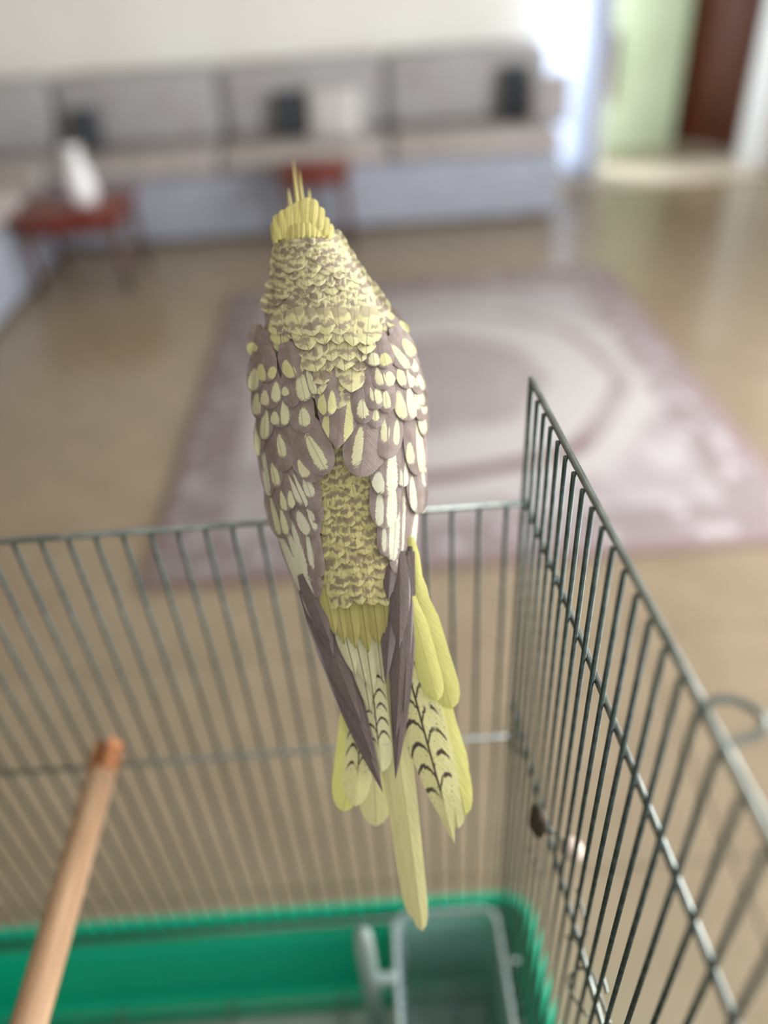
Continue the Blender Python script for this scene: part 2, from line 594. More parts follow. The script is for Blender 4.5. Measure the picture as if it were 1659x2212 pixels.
def side_table(px, wx, wy, z, label):
    t = empty('side_table', (px[0], px[1], 0))
    box('table_top', (-wx / 2, -wy / 2, z - 0.035), (wx / 2, wy / 2, z), M_table, t, 0.008, 3)
    box('apron', (-wx / 2 + 0.02, -wy / 2 + 0.02, z - 0.065), (wx / 2 - 0.02, wy / 2 - 0.02, z - 0.034), M_table, t, 0.004)
    for sx in (-1, 1):
        for sy in (-1, 1):
            V, F = tube_data([(sx * (wx / 2 - 0.03), sy * (wy / 2 - 0.03), z - 0.04), (sx * (wx / 2 - 0.022), sy * (wy / 2 - 0.022), 0.0)], [0.017, 0.011], 10)
            mesh_obj('leg', V, F, M_leg, t)
    return tag(t, label, 'table')


side_table((-0.855 * K, 2.42 * K, 0), 0.34, 0.30, 0.265, 'small dark red wooden table carrying a white vase')
side_table((-0.14 * K, 2.60 * K, 0), 0.25, 0.16, 0.29, 'small dark red wooden table with nothing on it')
vz = 0.2652
vase = lathe('vase', [(0.030, 0.0), (0.040, 0.004), (0.047, 0.03), (0.046, 0.06), (0.036, 0.10), (0.026, 0.13), (0.024, 0.15), (0.034, 0.17), (0.031, 0.171), (0.021, 0.15), (0.022, 0.13)],
             M_vase, None, (0, 0, 0), 28)
vase.location = (-0.815 * K, 2.40 * K, vz)
tag(vase, 'white glazed vase standing on the small red table', 'vase')

# ------------------------------------------------------------------ bird cage
YB = 0.343                      # back panel plane
ZR, ZM, ZT, ZRM, ZL = 0.6415, 0.4345, 0.719, 0.646, 0.474
ZBOT = 0.166


def XR(y):                      # side panel, a little out of square
    return 0.0784 + 0.041 * (YB - y)


XL = -0.452
YF = -0.045
g = NT('dull_green_grey_wire', 0.42, 0.55)
oc = g.objco()
n1 = g.noise(oc, 160.0, 3.0)
g.bump(n1, 0.12, 0.0003)
M_wire = g.col(g.mix(g.smooth(n1, 0.35, 0.7), srgb(58, 70, 66), srgb(86, 97, 92)))
g = NT('galvanised_rail', 0.38, 0.7)
n1 = g.noise(g.objco(), 90.0, 3.0)
g.bump(n1, 0.1, 0.0003)
M_rail = g.col(g.mix(g.smooth(n1, 0.35, 0.7), srgb(118, 125, 120), srgb(146, 152, 146)))

cage = empty('bird_cage', (-0.13, 0.15, ZBOT))
CO = Vector(cage.location)
tag(cage, 'open wire bird cage with green grey bars that the cockatiel perches on', 'cage')


def rel(p):
    return Vector(p) - CO


WME = {}


def wire(p0, p1, r, parent, mat=M_wire, name='wire'):
    """straight wire; alike wires share one unit mesh"""
    p0, p1 = Vector(p0), Vector(p1)
    key = (r, mat.name, round((p1 - p0).length, 4))
    if key not in WME:
        V, F = tube_data([(0, 0, 0), (0, 0, (p1 - p0).length)], r, 10)
        me = bpy.data.meshes.new(name)
        me.from_pydata([tuple(v) for v in V], [], F)
        for p in me.polygons:
            p.use_smooth = len(p.vertices) == 4
        me.materials.append(mat)
        WME[key] = me
    o = bpy.data.objects.new(name, WME[key])
    COL.objects.link(o)
    o.parent = parent
    o.rotation_mode = 'QUATERNION'
    o.rotation_quaternion = (p1 - p0).to_track_quat('Z', 'Y')
    o.location = rel(p0)
    return o


# back panel
bp = tube('back_panel', [rel((XL, YB, ZR)), rel((XR(YB), YB, ZR))], 0.0018, M_rail, cage, 12)
k = 0
x = 0.0692
while x > XL + 0.004:
    wire((x, YB, ZBOT), (x, YB, ZR), 0.0013, bp)
    x -= 0.0155
wire((XL, YB - 0.0028, ZM), (XR(YB), YB - 0.0028, ZM), 0.0017, bp, M_rail, 'rail')
wire((XL, YB - 0.0028, ZBOT + 0.006), (XR(YB), YB - 0.0028, ZBOT + 0.006), 0.0017, bp, M_rail, 'rail')
# side panel on the right, taller
sp_ = tube('side_panel', [rel((XR(YB), YB, ZT)), rel((XR(YF), YF, ZT))], 0.0016, M_rail, cage, 12)
ys = [0.1357 + 0.01235 * j for j in range(1, 17)] + [0.1223 - 0.0137 * j for j in range(1, 13)]
for y in ys:
    if YF + 0.003 < y < YB - 0.002:
        wire((XR(y) - 0.0022, y, ZBOT), (XR(y) - 0.0022, y, ZT - 0.0005), 0.00112, sp_)
wire((XR(YB), YB, ZBOT), (XR(YB), YB, ZT), 0.0013, sp_, M_wire, 'corner_wire')
wire((XR(YF), YF, ZBOT), (XR(YF), YF, ZT), 0.0013, sp_, M_wire, 'corner_wire')
for z in (ZRM, ZL, ZBOT + 0.006):
    wire((XR(YB) + 0.0003, YB, z), (XR(YF) + 0.0003, YF, z), 0.0015, sp_, M_rail, 'rail')
# bent loop at the top of two bars
ya, yb_ = 0.1357, 0.1223
xa_, xb_ = XR(ya) - 0.0022, XR(yb_) - 0.0022
pts = [(xa_, ya, ZBOT), (xa_, ya, ZT - 0.03), (xa_, ya, ZT - 0.004), (xa_ + 0.0015, ya + 0.0005, ZT + 0.001), (xa_ + 0.006, ya + 0.0012, ZT + 0.0035),
       (xa_ + 0.0115, ya - 0.0005, ZT + 0.0035), (xa_ + 0.0155, ya - 0.0055, ZT + 0.003), (xb_ + 0.0125, yb_ + 0.0035, ZT + 0.002),
       (xb_ + 0.0065, yb_ + 0.0025, ZT + 0.001), (xb_ + 0.002, yb_ + 0.0015, ZT - 0.0005), (xb_, yb_, ZT - 0.006), (xb_, yb_, ZT - 0.03), (xb_, yb_, ZBOT)]
lp = smooth_pts(pts[1:-1], 6)
tube('wire_loop', [rel(p) for p in lp], 0.0013, M_rail, sp_, 10)
wire(pts[0], pts[1], 0.00112, sp_)
wire(pts[-1], pts[-2], 0.00112, sp_)


# little wire catches of the feeding door, set on the side panel
def panel_pt(px, py, off=0.0):
    r = pray(px, py)
    t_ = (0.0784 + 0.041 * YB + off) / (r.x + 0.041 * r.y)
    return CAM + r * t_


def catch(pix, off, r=0.0008):
    P = smooth_pts([panel_pt(px, py, o_) for (px, py), o_ in zip(pix, off)], 6)
    tube('door_catch', [rel(p) for p in P], r, M_rail, sp_, 8)


catch([(1267, 2193), (1237, 2151), (1228, 2117), (1243, 2098), (1260, 2091), (1276, 2100), (1287, 2122), (1302, 2168), (1318, 2212)],
      [-0.003, -0.004, -0.004, -0.003, -0.001, 0.001, 0.0015, 0.0015, 0.0015])
catch([(1301, 2108), (1306, 2125), (1311, 2146)], [0.003, 0.003, 0.003], 0.001)
catch([(1223, 2024), (1243, 2028), (1262, 2022), (1267, 2006), (1260, 1973), (1246, 1920)], [-0.002, 0.0, 0.002, 0.003, 0.003, 0.002])
catch([(1148, 1830), (1146, 1850), (1156, 1862), (1166, 1880)], [-0.003, -0.004, -0.004, -0.003])
catch([(1118, 1578), (1108, 1590), (1104, 1602), (1112, 1616), (1128, 1622)], [-0.001, -0.003, -0.003, -0.002, 0.0], 0.0016)
# left and near panels (mostly out of view)
lpn = tube('side_panel', [rel((XL, YB, ZT)), rel((XL, YF, ZT))], 0.0016, M_rail, cage, 12)
y = YB - 0.0125
while y > YF + 0.004:
    wire((XL, y, ZBOT), (XL, y, ZT - 0.0005), 0.00112, lpn)
    y -= 0.0125
for z in (ZRM, ZL, ZBOT + 0.006):
    wire((XL, YB, z), (XL, YF, z), 0.0015, lpn, M_rail, 'rail')
wire((XL, YB, ZBOT), (XL, YB, ZT), 0.0013, lpn, M_wire, 'corner_wire')
wire((XL, YF, ZBOT), (XL, YF, ZT), 0.0013, lpn, M_wire, 'corner_wire')
fp = tube('front_panel', [rel((XL, YF, ZR)), rel((XR(YF), YF, ZR))], 0.0018, M_rail, cage, 12)
x = 0.0792
while x > XL + 0.004:
    wire((x, YF, ZBOT), (x, YF, ZR), 0.0011, fp)
    x -= 0.0155
for z in (ZM, ZBOT + 0.006):
    wire((XL, YF + 0.0028, z), (XR(YF), YF + 0.0028, z), 0.0017, fp, M_rail, 'rail')

# green plastic tray under the cage
g = NT('green_plastic', 0.5, spec=0.3)
n1 = g.noise(g.objco(), 12, 2)
M_tray = g.col(g.mix(n1, srgb(0, 162, 122), srgb(0, 172, 130)))
M_paper = mottled('grey_tray_liner', srgb(176, 188, 176), srgb(196, 206, 194), 22, 0.8)
TX0, TX1, TY0, TY1 = XL - 0.02, 0.116, YF - 0.02, YB + 0.020
tray = empty('cage_tray', ((TX0 + TX1) / 2, (TY0 + TY1) / 2, 0))
TO = Vector(tray.location)
V, F = [], []
ring_prof = [(-0.012, 0.0), (0.0, 0.004), (0.004, 0.150), (0.008, 0.155), (0.008, 0.172), (0.005, 0.175), (-0.002, 0.175), (-0.004, 0.172), (-0.005, 0.158),
             (-0.015, 0.156), (-0.023, 0.072), (-0.023, 0.066), (-0.034, 0.064), (-0.037, 0.060), (-0.040, 0.018), (-0.046, 0.012)]


def rrect(x0, x1, y0, y1, off, r=0.02, n=5):
    x0, x1, y0, y1 = x0 - off, x1 + off, y0 - off, y1 + off
    r = max(r + off, 0.004)
    out = []
    for cx_, cy_, a0 in ((x1 - r, y1 - r, 0), (x0 + r, y1 - r, pi / 2), (x0 + r, y0 + r, pi), (x1 - r, y0 + r, 1.5 * pi)):
        for q in range(n + 1):
            a = a0 + pi / 2 * q / n
            out.append((cx_ + r * cos(a), cy_ + r * sin(a)))
    return out


for off, z in ring_prof:
    for (x, y) in rrect(TX0 + 0.012, TX1 - 0.012, TY0 + 0.012, TY1 - 0.012, off):
        V.append((x - TO.x, y - TO.y, z))
n = 24
for i in range(len(ring_prof) - 1):
    for k in range(n):
        a, b = i * n + k, i * n + (k + 1) % n
        F.append((a, b, b + n, a + n))
F.append(tuple(range(n - 1, -1, -1)))
F.append(tuple((len(ring_prof) - 1) * n + k for k in range(n)))
tb = mesh_obj('tray_shell', V, F, M_tray, tray)
md = tb.modifiers.new('edges', 'BEVEL')
md.width, md.segments, md.limit_method, md.angle_limit = 0.0008, 2, 'ANGLE', radians(35)
box('drawer', (TX0 + 0.054 - TO.x, TY0 + 0.054 - TO.y, 0.0125), (TX1 - 0.054 - TO.x, TY1 - 0.054 - TO.y, 0.057), M_paper, tray, 0.001)
tag(tray, 'bright green plastic tray under the wire cage', 'tray')

# floor grate lying in the tray
grate = empty('floor_grate', (TO.x, TO.y, 0.065))
gx0, gx1, gy0, gy1 = TX0 + 0.037 - TO.x, TX1 - 0.037 - TO.x, TY0 + 0.037 - TO.y, TY1 - 0.037 - TO.y
M_grate = mottled('grey_grate_wire', srgb(128, 140, 132), srgb(150, 160, 152), 60, 0.45, 0.3)
GO = Vector(grate.location)
gm = None
yy = gy0
while yy <= gy1 + 1e-4:
    if gm is None:
        V, F = tube_data([(gx0, 0, 0), (gx1, 0, 0)], 0.0011, 8)
        gw = mesh_obj('grate_wire', V, F, M_grate, grate)
        gm = gw
    else:
        gw = gm.copy()
        COL.objects.link(gw)
    gw.location = (0, yy, 0.0011)
    yy += 0.0115
gm = None
xx = gx0 + 0.03
while xx <= gx1:
    if gm is None:
        V, F = tube_data([(0, gy0, 0), (0, gy1, 0)], 0.0016, 8)
        gw = mesh_obj('grate_bar', V, F, M_grate, grate)
        gm = gw
    else:
        gw = gm.copy()
        COL.objects.link(gw)
    gw.location = (xx, 0, -0.0016 + 0.0011)
    xx += 0.11
tag(grate, 'grey wire floor grate lying inside the green tray', 'grate')

# wooden perch
g = NT('pale_perch_wood', 0.6)
mp = g.n('ShaderNodeMapping')
g.put(mp.inputs['Vector'], g.objco())
mp.inputs['Scale'].default_value = (60, 5, 60)
n1 = g.noise(mp.outputs[0], 3.0, 4.0, 0.6)
g.bump(n1, 0.15, 0.0005)
M_perch = g.col(g.mix(g.smooth(n1, 0.3, 0.7), srgb(166, 130, 98), srgb(188, 154, 120)))
M_perch_end = mottled('orange_brown_end_grain', srgb(150, 92, 52), srgb(172, 112, 66), 60, 0.7)
perch = empty('perch', (-0.2098, 0.15, ZM + 0.0117))
y_end, y_near = YB - 0.0055 - 0.15, YF + 0.004 - 0.15
tube('dowel', [(0, y_end - 0.012, 0), (0, y_near, 0)], 0.0098, M_perch, perch, 28)
bm = bmesh.new()                         # slotted end that hooks on the rail: two cheeks
for s in (-1, 1):
    vs = []
    nseg = 8
    for yy in (y_end - 0.013, y_end + 0.011):
        ring = []
        for q in range(nseg + 1):
            a = (-pi / 2 + pi * q / nseg)
            ring.append(bm.verts.new((s * (0.0024 + 0.0074 * max(cos(a), 0)), yy, 0.0098 * sin(a))))
        vs.append(ring)
    for q in range(nseg):
        bm.faces.new((vs[0][q], vs[0][q + 1], vs[1][q + 1], vs[1][q]))
    bm.faces.new((vs[0][0], vs[1][0], vs[1][nseg], vs[0][nseg]))
    bm.faces.new(vs[0])
    bm.faces.new(vs[1])
bmesh.ops.recalc_face_normals(bm, faces=bm.faces)
bm_obj('slotted_end', bm, M_perch_end, perch, smooth=False)
tag(perch, 'round pale wooden perch spanning the cage with a slotted end', 'perch')

# clear plastic feeder in the corner of the cage
g = NT('clear_plastic', 0.12)
g.b.inputs['Transmission Weight'].default_value = 0.86
g.b.inputs['IOR'].default_value = 1.2
n1 = g.noise(g.objco(), 30, 2)
M_clear = g.col(g.mix(n1, srgb(206, 226, 226), srgb(216, 234, 234)))
g = NT('cloudy_plastic', 0.3)
g.b.inputs['Transmission Weight'].default_value = 0.4
g.b.inputs['IOR'].default_value = 1.3
n1 = g.noise(g.objco(), 40, 2)
M_cloud = g.col(g.mix(n1, srgb(178, 192, 188), srgb(190, 204, 200)))
fx0, fx1, fy0, fy1, fz0, fz1 = -0.016, 0.068, 0.150, 0.312, 0.110, 0.238
feeder = empty('feeder_box', ((fx0 + fx1) / 2, (fy0 + fy1) / 2, fz0))
FO = Vector(feeder.location)
prof = [(-0.004, 0.0), (0.0, 0.004), (0.0, fz1 - fz0 - 0.004), (0.003, fz1 - fz0 - 0.003), (0.003, fz1 - fz0), (-0.002, fz1 - fz0), (-0.0022, 0.006), (-0.006, 0.0022)]
V, F = [], []
for off, z in prof:
    for (x, y) in rrect(fx0, fx1, fy0, fy1, off, 0.012):
        V.append((x - FO.x, y - FO.y, z))
for i in range(len(prof) - 1):
    for k in range(n):
        a, b = i * n + k, i * n + (k + 1) % n
        F.append((a, b, b + n, a + n))
F.append(tuple(range(n - 1, -1, -1)))
F.append(tuple((len(prof) - 1) * n + k for k in range(n)))
mesh_obj('cup', V, F, M_clear, feeder)
rr = [(x - FO.x, y - FO.y, fz1 - fz0) for (x, y) in rrect(fx0, fx1, fy0, fy1, 0.001, 0.012)]
tube('rim', rr + [rr[0]], 0.0022, M_cloud, feeder, 8)
for xx, yy in ((fx0 + 0.002, fy0 + 0.002), (fx0 + 0.002, fy1 - 0.004)):
    tube('corner_rib', [(xx - FO.x, yy - FO.y, 0.002), (xx - FO.x, yy - FO.y, fz1 - fz0)], 0.0036, M_cloud, feeder, 10)
hk = [(fx0 - 0.022, 0.262, 0.150), (fx0 - 0.022, 0.262, 0.300), (fx0 - 0.022, 0.262, 0.318), (fx0 - 0.021, 0.262, 0.3235), (fx0 - 0.0205, 0.262, 0.3255)]
hk = [rel_ - FO for rel_ in map(Vector, hk)]
tube('peg', hk, [0.0072, 0.0072, 0.0066, 0.004, 0.0008], M_cloud, feeder, 14)
box('bracket', (fx0 - 0.018 - FO.x, 0.258 - FO.y, 0.236 - FO.z), (fx0 + 0.001 - FO.x, 0.266 - FO.y, 0.247 - FO.z), M_cloud, feeder, 0.002)
hg = [(fx1 + 0.001 - FO.x, 0.27 - FO.y, fz1 - FO.z - 0.004), (fx1 + 0.008 - FO.x, 0.27 - FO.y, fz1 - FO.z + 0.002), (fx1 + 0.0145 - FO.x, 0.27 - FO.y, fz1 - FO.z - 0.002)]
tube('hanger', smooth_pts(hg, 5), 0.0016, M_cloud, feeder, 8)
tag(feeder, 'clear plastic feeder box with a cloudy upright peg inside the cage corner', 'feeder')

# brown chew and pale knob fixed through the side bars
M_chew = mottled('dark_brown_chew', srgb(58, 50, 36), srgb(78, 68, 50), 60, 0.8)
M_knob = mottled('pale_pink_plastic', srgb(204, 184, 168), srgb(216, 198, 184), 30, 0.45)
kc = panel_pt(1236, 1836, 0.009)
bolt_y = kc.y
kn = empty('chew_holder', kc)
prof = [(0.0008, -0.0095), (0.0042, -0.0085), (0.0062, -0.004), (0.0066, 0.0005), (0.0058, 0.005), (0.0038, 0.008), (0.0008, 0.0092)]
o = lathe('knob', prof, M_knob, kn, (0, 0, 0), 18)
o.rotation_euler = (radians(14), radians(-24), 0)
for dz_ in (0.002, 0.0045):
    rr = lathe('groove_ring', [(0.0058, dz_ - 0.0004), (0.0064, dz_), (0.0058, dz_ + 0.0004)], M_knob, o, (0, 0, 0), 18)
ic = panel_pt(1162, 1772, -0.012)
V, F = [], []
nr, ns = 10, 14
for i in range(nr + 1):
    th = pi * i / nr
    for k in range(ns):
        a = 2 * pi * k / ns
        q = 1 + 0.12 * sin(3 * a + i) + 0.08 * sin(5 * th + a)
        V.append(Vector((0.0048 * sin(th) * cos(a) * q, 0.0075 * sin(th) * sin(a) * q, 0.0105 * cos(th))) + (ic - kc))
for i in range(nr):
    for k in range(ns):
        a, b = i * ns + k, i * ns + (k + 1) % ns
        F.append((a, b, b + ns, a + ns))
mesh_obj('chew', V, F, M_chew, kn)
tube('bolt', [ic - kc, (ic - kc) * 0.5 + Vector((0.001, 0, 0)), Vector((0, 0, 0))], 0.0008, M_wire, kn, 8)
tag(kn, 'dark brown chew inside the side bars held by a pale pink knob outside', 'chew toy')

#@@BIRD@@
# ------------------------------------------------------------------ the cockatiel
GREY, GREYL, CREAM, YEL = srgb(142, 125, 116), srgb(160, 144, 136), srgb(236, 231, 190), srgb(228, 222, 150)
DARK, OLIVE = srgb(104, 90, 84), srgb(170, 158, 78)


def feather_mat(name):
    g = NT(name, 0.62, spec=0.25)
    u, v = g.uv()
    U = g.math('MULTIPLY_ADD', u, 2.0, -1.0)
    aU = g.math('ABSOLUTE', U)
    rnd_ = g.n('ShaderNodeObjectInfo').outputs['Random']
    s = g.math('SUBTRACT', v, g.math('MULTIPLY', aU, 0.22))         # barbs run out and down from the shaft
    barb = g.noise(g.vec(g.math('MULTIPLY', U, 1.2), g.math('MULTIPLY', s, 64.0), g.math('MULTIPLY', rnd_, 40.0)), 1.0, 2.0, 0.6)
    fine = g.noise(g.vec(g.math('MULTIPLY', U, 2.0), g.math('MULTIPLY', s, 150.0), g.math('MULTIPLY', rnd_, 40.0)), 1.0, 1.0)
    blot = g.noise(g.vec(g.math('MULTIPLY', U, 1.6), g.math('MULTIPLY', v, 4.0), g.math('MULTIPLY', rnd_, 90.0)), 1.0, 2.0)
    g.bump(g.math('ADD', fine, g.math('MULTIPLY', barb, 0.8)), 0.55, 0.0008)
    return g, U, aU, v, rnd_, barb, fine, blot


def spot_mask(g, U, v, barb, attr):
    a = g.n('ShaderNodeAttribute')
    a.attribute_name = attr
    aw = g.n('ShaderNodeAttribute')
    aw.attribute_name = attr + '_width'
    sp = g.n('ShaderNodeSeparateXYZ')
    g.put(sp.inputs[0], a.outputs['Vector'])
    dv = g.math('DIVIDE', g.math('SUBTRACT', v, sp.outputs[0]), g.math('ABSOLUTE', sp.outputs[1]))
    du = g.math('DIVIDE', g.math('SUBTRACT', U, sp.outputs[2]), aw.outputs['Fac'])
    du = g.math('DIVIDE', du, g.math('MAXIMUM', g.math('MULTIPLY_ADD', dv, 0.30, 0.95), 0.25))     # drop shape, wider towards the tip
    e = g.math('ADD', g.math('POWER', g.math('ABSOLUTE', dv), 2.2), g.math('POWER', g.math('ABSOLUTE', du), 2.4))
    e = g.math('ADD', e, g.math('MULTIPLY_ADD', barb, 1.7, -0.85))
    m = g.math('SUBTRACT', 1.0, g.smooth(e, 0.80, 1.12))
    gap = g.math('MULTIPLY_ADD', g.math('MAXIMUM', g.math('MULTIPLY', dv, -1.0), 0.0), 0.24, 0.01)      # grey wedge down the shaft between paired spots
    keep = g.math('MAXIMUM', g.smooth(g.math('SUBTRACT', g.math('ABSOLUTE', U), gap), 0.0, 0.06), g.math('LESS_THAN', sp.outputs[1], 0.0))
    return g.math('MULTIPLY', m, keep)


def pearl_mat(name, grey, grey2, spotc, spot2, margin=0.12):
    g, U, aU, v, r, barb, fine, blot = feather_mat(name)
    base = g.mix(g.smooth(blot, 0.3, 0.7), grey, grey2)
    base = g.mix(g.math('MULTIPLY', g.smooth(aU, 0.80, 0.97), margin), base, srgb(196, 182, 172))
    m = g.math('MAXIMUM', spot_mask(g, U, v, barb, 'spot_a'), spot_mask(g, U, v, barb, 'spot_b'))
    sc_ = g.mix(g.smooth(fine, 0.3, 0.8), spotc, spot2)
    c = g.mix(m, base, sc_)
    shaft = g.math('SUBTRACT', 1.0, g.smooth(aU, 0.02, 0.07))
    c = g.mix(g.math('MULTIPLY', shaft, 0.35), c, srgb(124, 106, 96))
    return g.col(c)


def barred_mat(name, yel, yel2, grey, grey2, v0=0.62, v1=0.80, amount=0.9, jit=0.30):
    g, U, aU, v, r, barb, fine, blot = feather_mat(name)
    yc = g.mix(g.smooth(fine, 0.3, 0.7), yel, yel2)
    gc = g.mix(g.smooth(fine, 0.3, 0.7), grey, grey2)
    vv = g.math('ADD', v, g.math('MULTIPLY_ADD', barb, 0.26, -0.13))
    vv = g.math('ADD', vv, g.math('MULTIPLY_ADD', r, jit, -jit / 2))
    vv = g.math('ADD', vv, g.math('MULTIPLY_ADD', blot, 0.5, -0.25))
    vv = g.math('ADD', vv, g.math('MULTIPLY', aU, 0.10))
    bar = g.math('MULTIPLY', g.smooth(vv, v0 - 0.05, v0 + 0.05), g.math('SUBTRACT', 1.0, g.smooth(vv, v1 - 0.05, v1 + 0.05)))
    wob = g.noise(g.vec(g.math('MULTIPLY', U, 1.4), g.math('MULTIPLY', v, 1.5), g.math('MULTIPLY', r, 55.0)), 1.0, 1.0)
    bar = g.math('MULTIPLY', bar, g.smooth(wob, 0.34, 0.46))
    low = g.math('MULTIPLY', g.math('SUBTRACT', 1.0, g.smooth(vv, 0.28, 0.40)), 0.75)
    bar = g.math('MULTIPLY', g.math('MAXIMUM', bar, low), amount)
    c = g.mix(bar, yc, gc)
    shaft = g.math('MULTIPLY', g.math('SUBTRACT', 1.0, g.smooth(aU, 0.02, 0.06)), 0.4)
    return g.col(g.mix(shaft, c, srgb(124, 106, 80)))


def plain_mat(name, c1, c2, shaftc, shaft_amt=0.5, edgec=None, edge_amt=0.3, rough=None):
    g, U, aU, v, r, barb, fine, blot = feather_mat(name)
    c = g.mix(g.smooth(fine, 0.25, 0.75), c1, c2)
    if edgec:
        c = g.mix(g.math('MULTIPLY', g.smooth(aU, 0.78, 0.97), edge_amt), c, edgec)
    shaft = g.math('MULTIPLY', g.math('SUBTRACT', 1.0, g.smooth(aU, 0.025, 0.07)), shaft_amt)
    return g.col(g.mix(shaft, c, shaftc))


def tail_mat(name, c1, c2):
    """yellow tail feather with arched dark bars, flecks and a dark shaft"""
    g, U, aU, v, r, barb, fine, blot = feather_mat(name)
    c = g.mix(g.smooth(fine, 0.3, 0.7), c1, c2)
    w = g.math('ADD', g.math('MULTIPLY', v, 9.0), g.math('MULTIPLY', g.math('POWER', g.math('SUBTRACT', aU, 0.45), 2.0), -3.2))
    w = g.math('ADD', w, g.math('MULTIPLY', g.math('GREATER_THAN', U, 0.0), 0.42))
    w = g.math('ADD', w, g.math('MULTIPLY_ADD', barb, 0.30, -0.15))
    fr_ = g.math('FRACT', w)
    bar = g.math('SUBTRACT', 1.0, g.smooth(g.math('ABSOLUTE', g.math('SUBTRACT', fr_, 0.5)), 0.08, 0.13))
    bar = g.math('MULTIPLY', bar, g.smooth(blot, 0.34, 0.42))
    bar = g.math('MULTIPLY', bar, g.math('SUBTRACT', 1.0, g.smooth(v, 0.72, 0.80)))
    bar = g.math('MULTIPLY', bar, g.math('SUBTRACT', 1.0, g.smooth(aU, 0.84, 0.94)))
    fl = g.noise(g.vec(g.math('MULTIPLY', U, 9.0), g.math('MULTIPLY', v, 70.0), g.math('MULTIPLY', r, 30.0)), 1.0, 1.0)
    flk = g.math('MULTIPLY', g.smooth(fl, 0.66, 0.72), 0.6)
    flk = g.math('MULTIPLY', flk, g.math('SUBTRACT', 1.0, g.smooth(v, 0.82, 0.92)))
    c = g.mix(g.math('MAXIMUM', bar, flk), c, srgb(84, 70, 62))
    shaft = g.math('MULTIPLY', g.math('SUBTRACT', 1.0, g.smooth(aU, 0.03, 0.06)), g.math('SUBTRACT', 1.0, g.smooth(v, 0.7, 0.85)))
    return g.col(g.mix(shaft, c, srgb(70, 58, 50)))


M_pearl = pearl_mat('pearl_covert', GREY, GREYL, srgb(222, 217, 170), srgb(232, 227, 188))
M_pearly = pearl_mat('yellow_pearl', GREY, GREYL, srgb(216, 209, 146), srgb(226, 220, 166))
M_pearlw = pearl_mat('pale_pearl', GREY, GREYL, srgb(224, 221, 190), srgb(232, 229, 204))
M_prim = plain_mat('dark_flight', srgb(104, 90, 86), srgb(120, 106, 101), srgb(84, 70, 66), 0.5, srgb(182, 168, 164), 0.85)
M_nape = barred_mat('nape_barred', srgb(220, 211, 158), srgb(230, 222, 176), srgb(146, 128, 112), srgb(164, 147, 128), 0.52, 0.84, 0.95, 0.26)
M_nape2 = barred_mat('nape_yellow', srgb(224, 216, 156), srgb(234, 227, 176), srgb(154, 136, 118), srgb(172, 154, 132), 0.58, 0.76, 0.85, 0.26)
M_rump = barred_mat('rump_barred', srgb(206, 195, 128), srgb(218, 208, 148), srgb(138, 122, 102), srgb(154, 138, 114), 0.55, 0.80, 0.92, 0.10)
M_utc = plain_mat('olive_tail_covert', srgb(166, 156, 88), srgb(184, 174, 112), srgb(100, 88, 48), 0.6)
M_utc2 = plain_mat('pale_tail_covert', srgb(200, 196, 152), srgb(214, 210, 170), srgb(80, 68, 54), 0.8)
M_ytail = plain_mat('yellow_tail', srgb(226, 221, 126), srgb(234, 229, 146), srgb(204, 198, 108), 0.6)
M_ctail = plain_mat('cream_tail', srgb(224, 217, 152), srgb(232, 226, 168), srgb(172, 160, 108), 0.4)
M_btail = tail_mat('barred_tail', srgb(224, 217, 150), srgb(233, 227, 170))
M_btail2 = tail_mat('pale_barred_tail', srgb(216, 212, 158), srgb(226, 222, 174))
M_crest = plain_mat('crest_yellow', srgb(206, 194, 112), srgb(220, 208, 136), srgb(140, 122, 60), 0.7, srgb(170, 154, 80), 0.5)
g = NT('soft_body_down', 0.8, spec=0.2)
n1 = g.noise(g.objco(), 150.0, 3.0)
n2 = g.noise(g.objco(), 60.0, 2.0)
g.bump(n1, 0.4, 0.001)
M_body = g.col(g.mix(g.smooth(n2, 0.35, 0.65), srgb(156, 140, 108), srgb(206, 196, 128)))
M_beak = mottled('grey_beak', srgb(92, 88, 86), srgb(120, 114, 110), 200, 0.4)
M_foot = mottled('grey_pink_skin', srgb(128, 112, 106), srgb(150, 132, 124), 300, 0.7)
M_eye = mottled('dark_eye', srgb(28, 16, 14), srgb(40, 22, 18), 50, 0.08)
M_cheek = mottled('orange_cheek', srgb(222, 112, 52), srgb(236, 140, 70), 200, 0.8)

# silhouette of the plumage (photo pixels) and depth of the back
SIL_L = [(440, 640), (462, 622), (480, 600), (500, 590), (540, 591), (600, 588), (640, 583), (680, 573), (720, 552), (760, 543), (820, 542), (900, 548), (1000, 565), (1050, 573),
         (1100, 583), (1150, 597), (1200, 614), (1250, 633), (1300, 655), (1400, 684), (1500, 722), (1600, 778), (1720, 830)]
SIL_R = [(440, 660), (462, 678), (480, 702), (500, 720), (540, 748), (600, 786), (640, 812), (665, 830), (690, 862), (720, 882), (760, 899), (820, 911), (900, 922), (1000, 921), (1100, 914),
         (1150, 904), (1200, 896), (1250, 893), (1300, 894), (1400, 893), (1500, 886), (1600, 868), (1720, 842)]
BOD_L = [(440, 648), (452, 630), (470, 606), (500, 594), (540, 595), (600, 592), (640, 588), (700, 572), (760, 556), (850, 553), (950, 562), (1050, 582), (1150, 618), (1250, 662), (1350, 712), (1450, 756), (1560, 800)]
BOD_R = [(440, 664), (452, 682), (470, 700), (500, 716), (540, 743), (600, 780), (640, 805), (700, 858), (760, 890), (850, 908), (950, 910), (1050, 904), (1150, 890), (1250, 872), (1350, 852), (1450, 838), (1560, 824)]
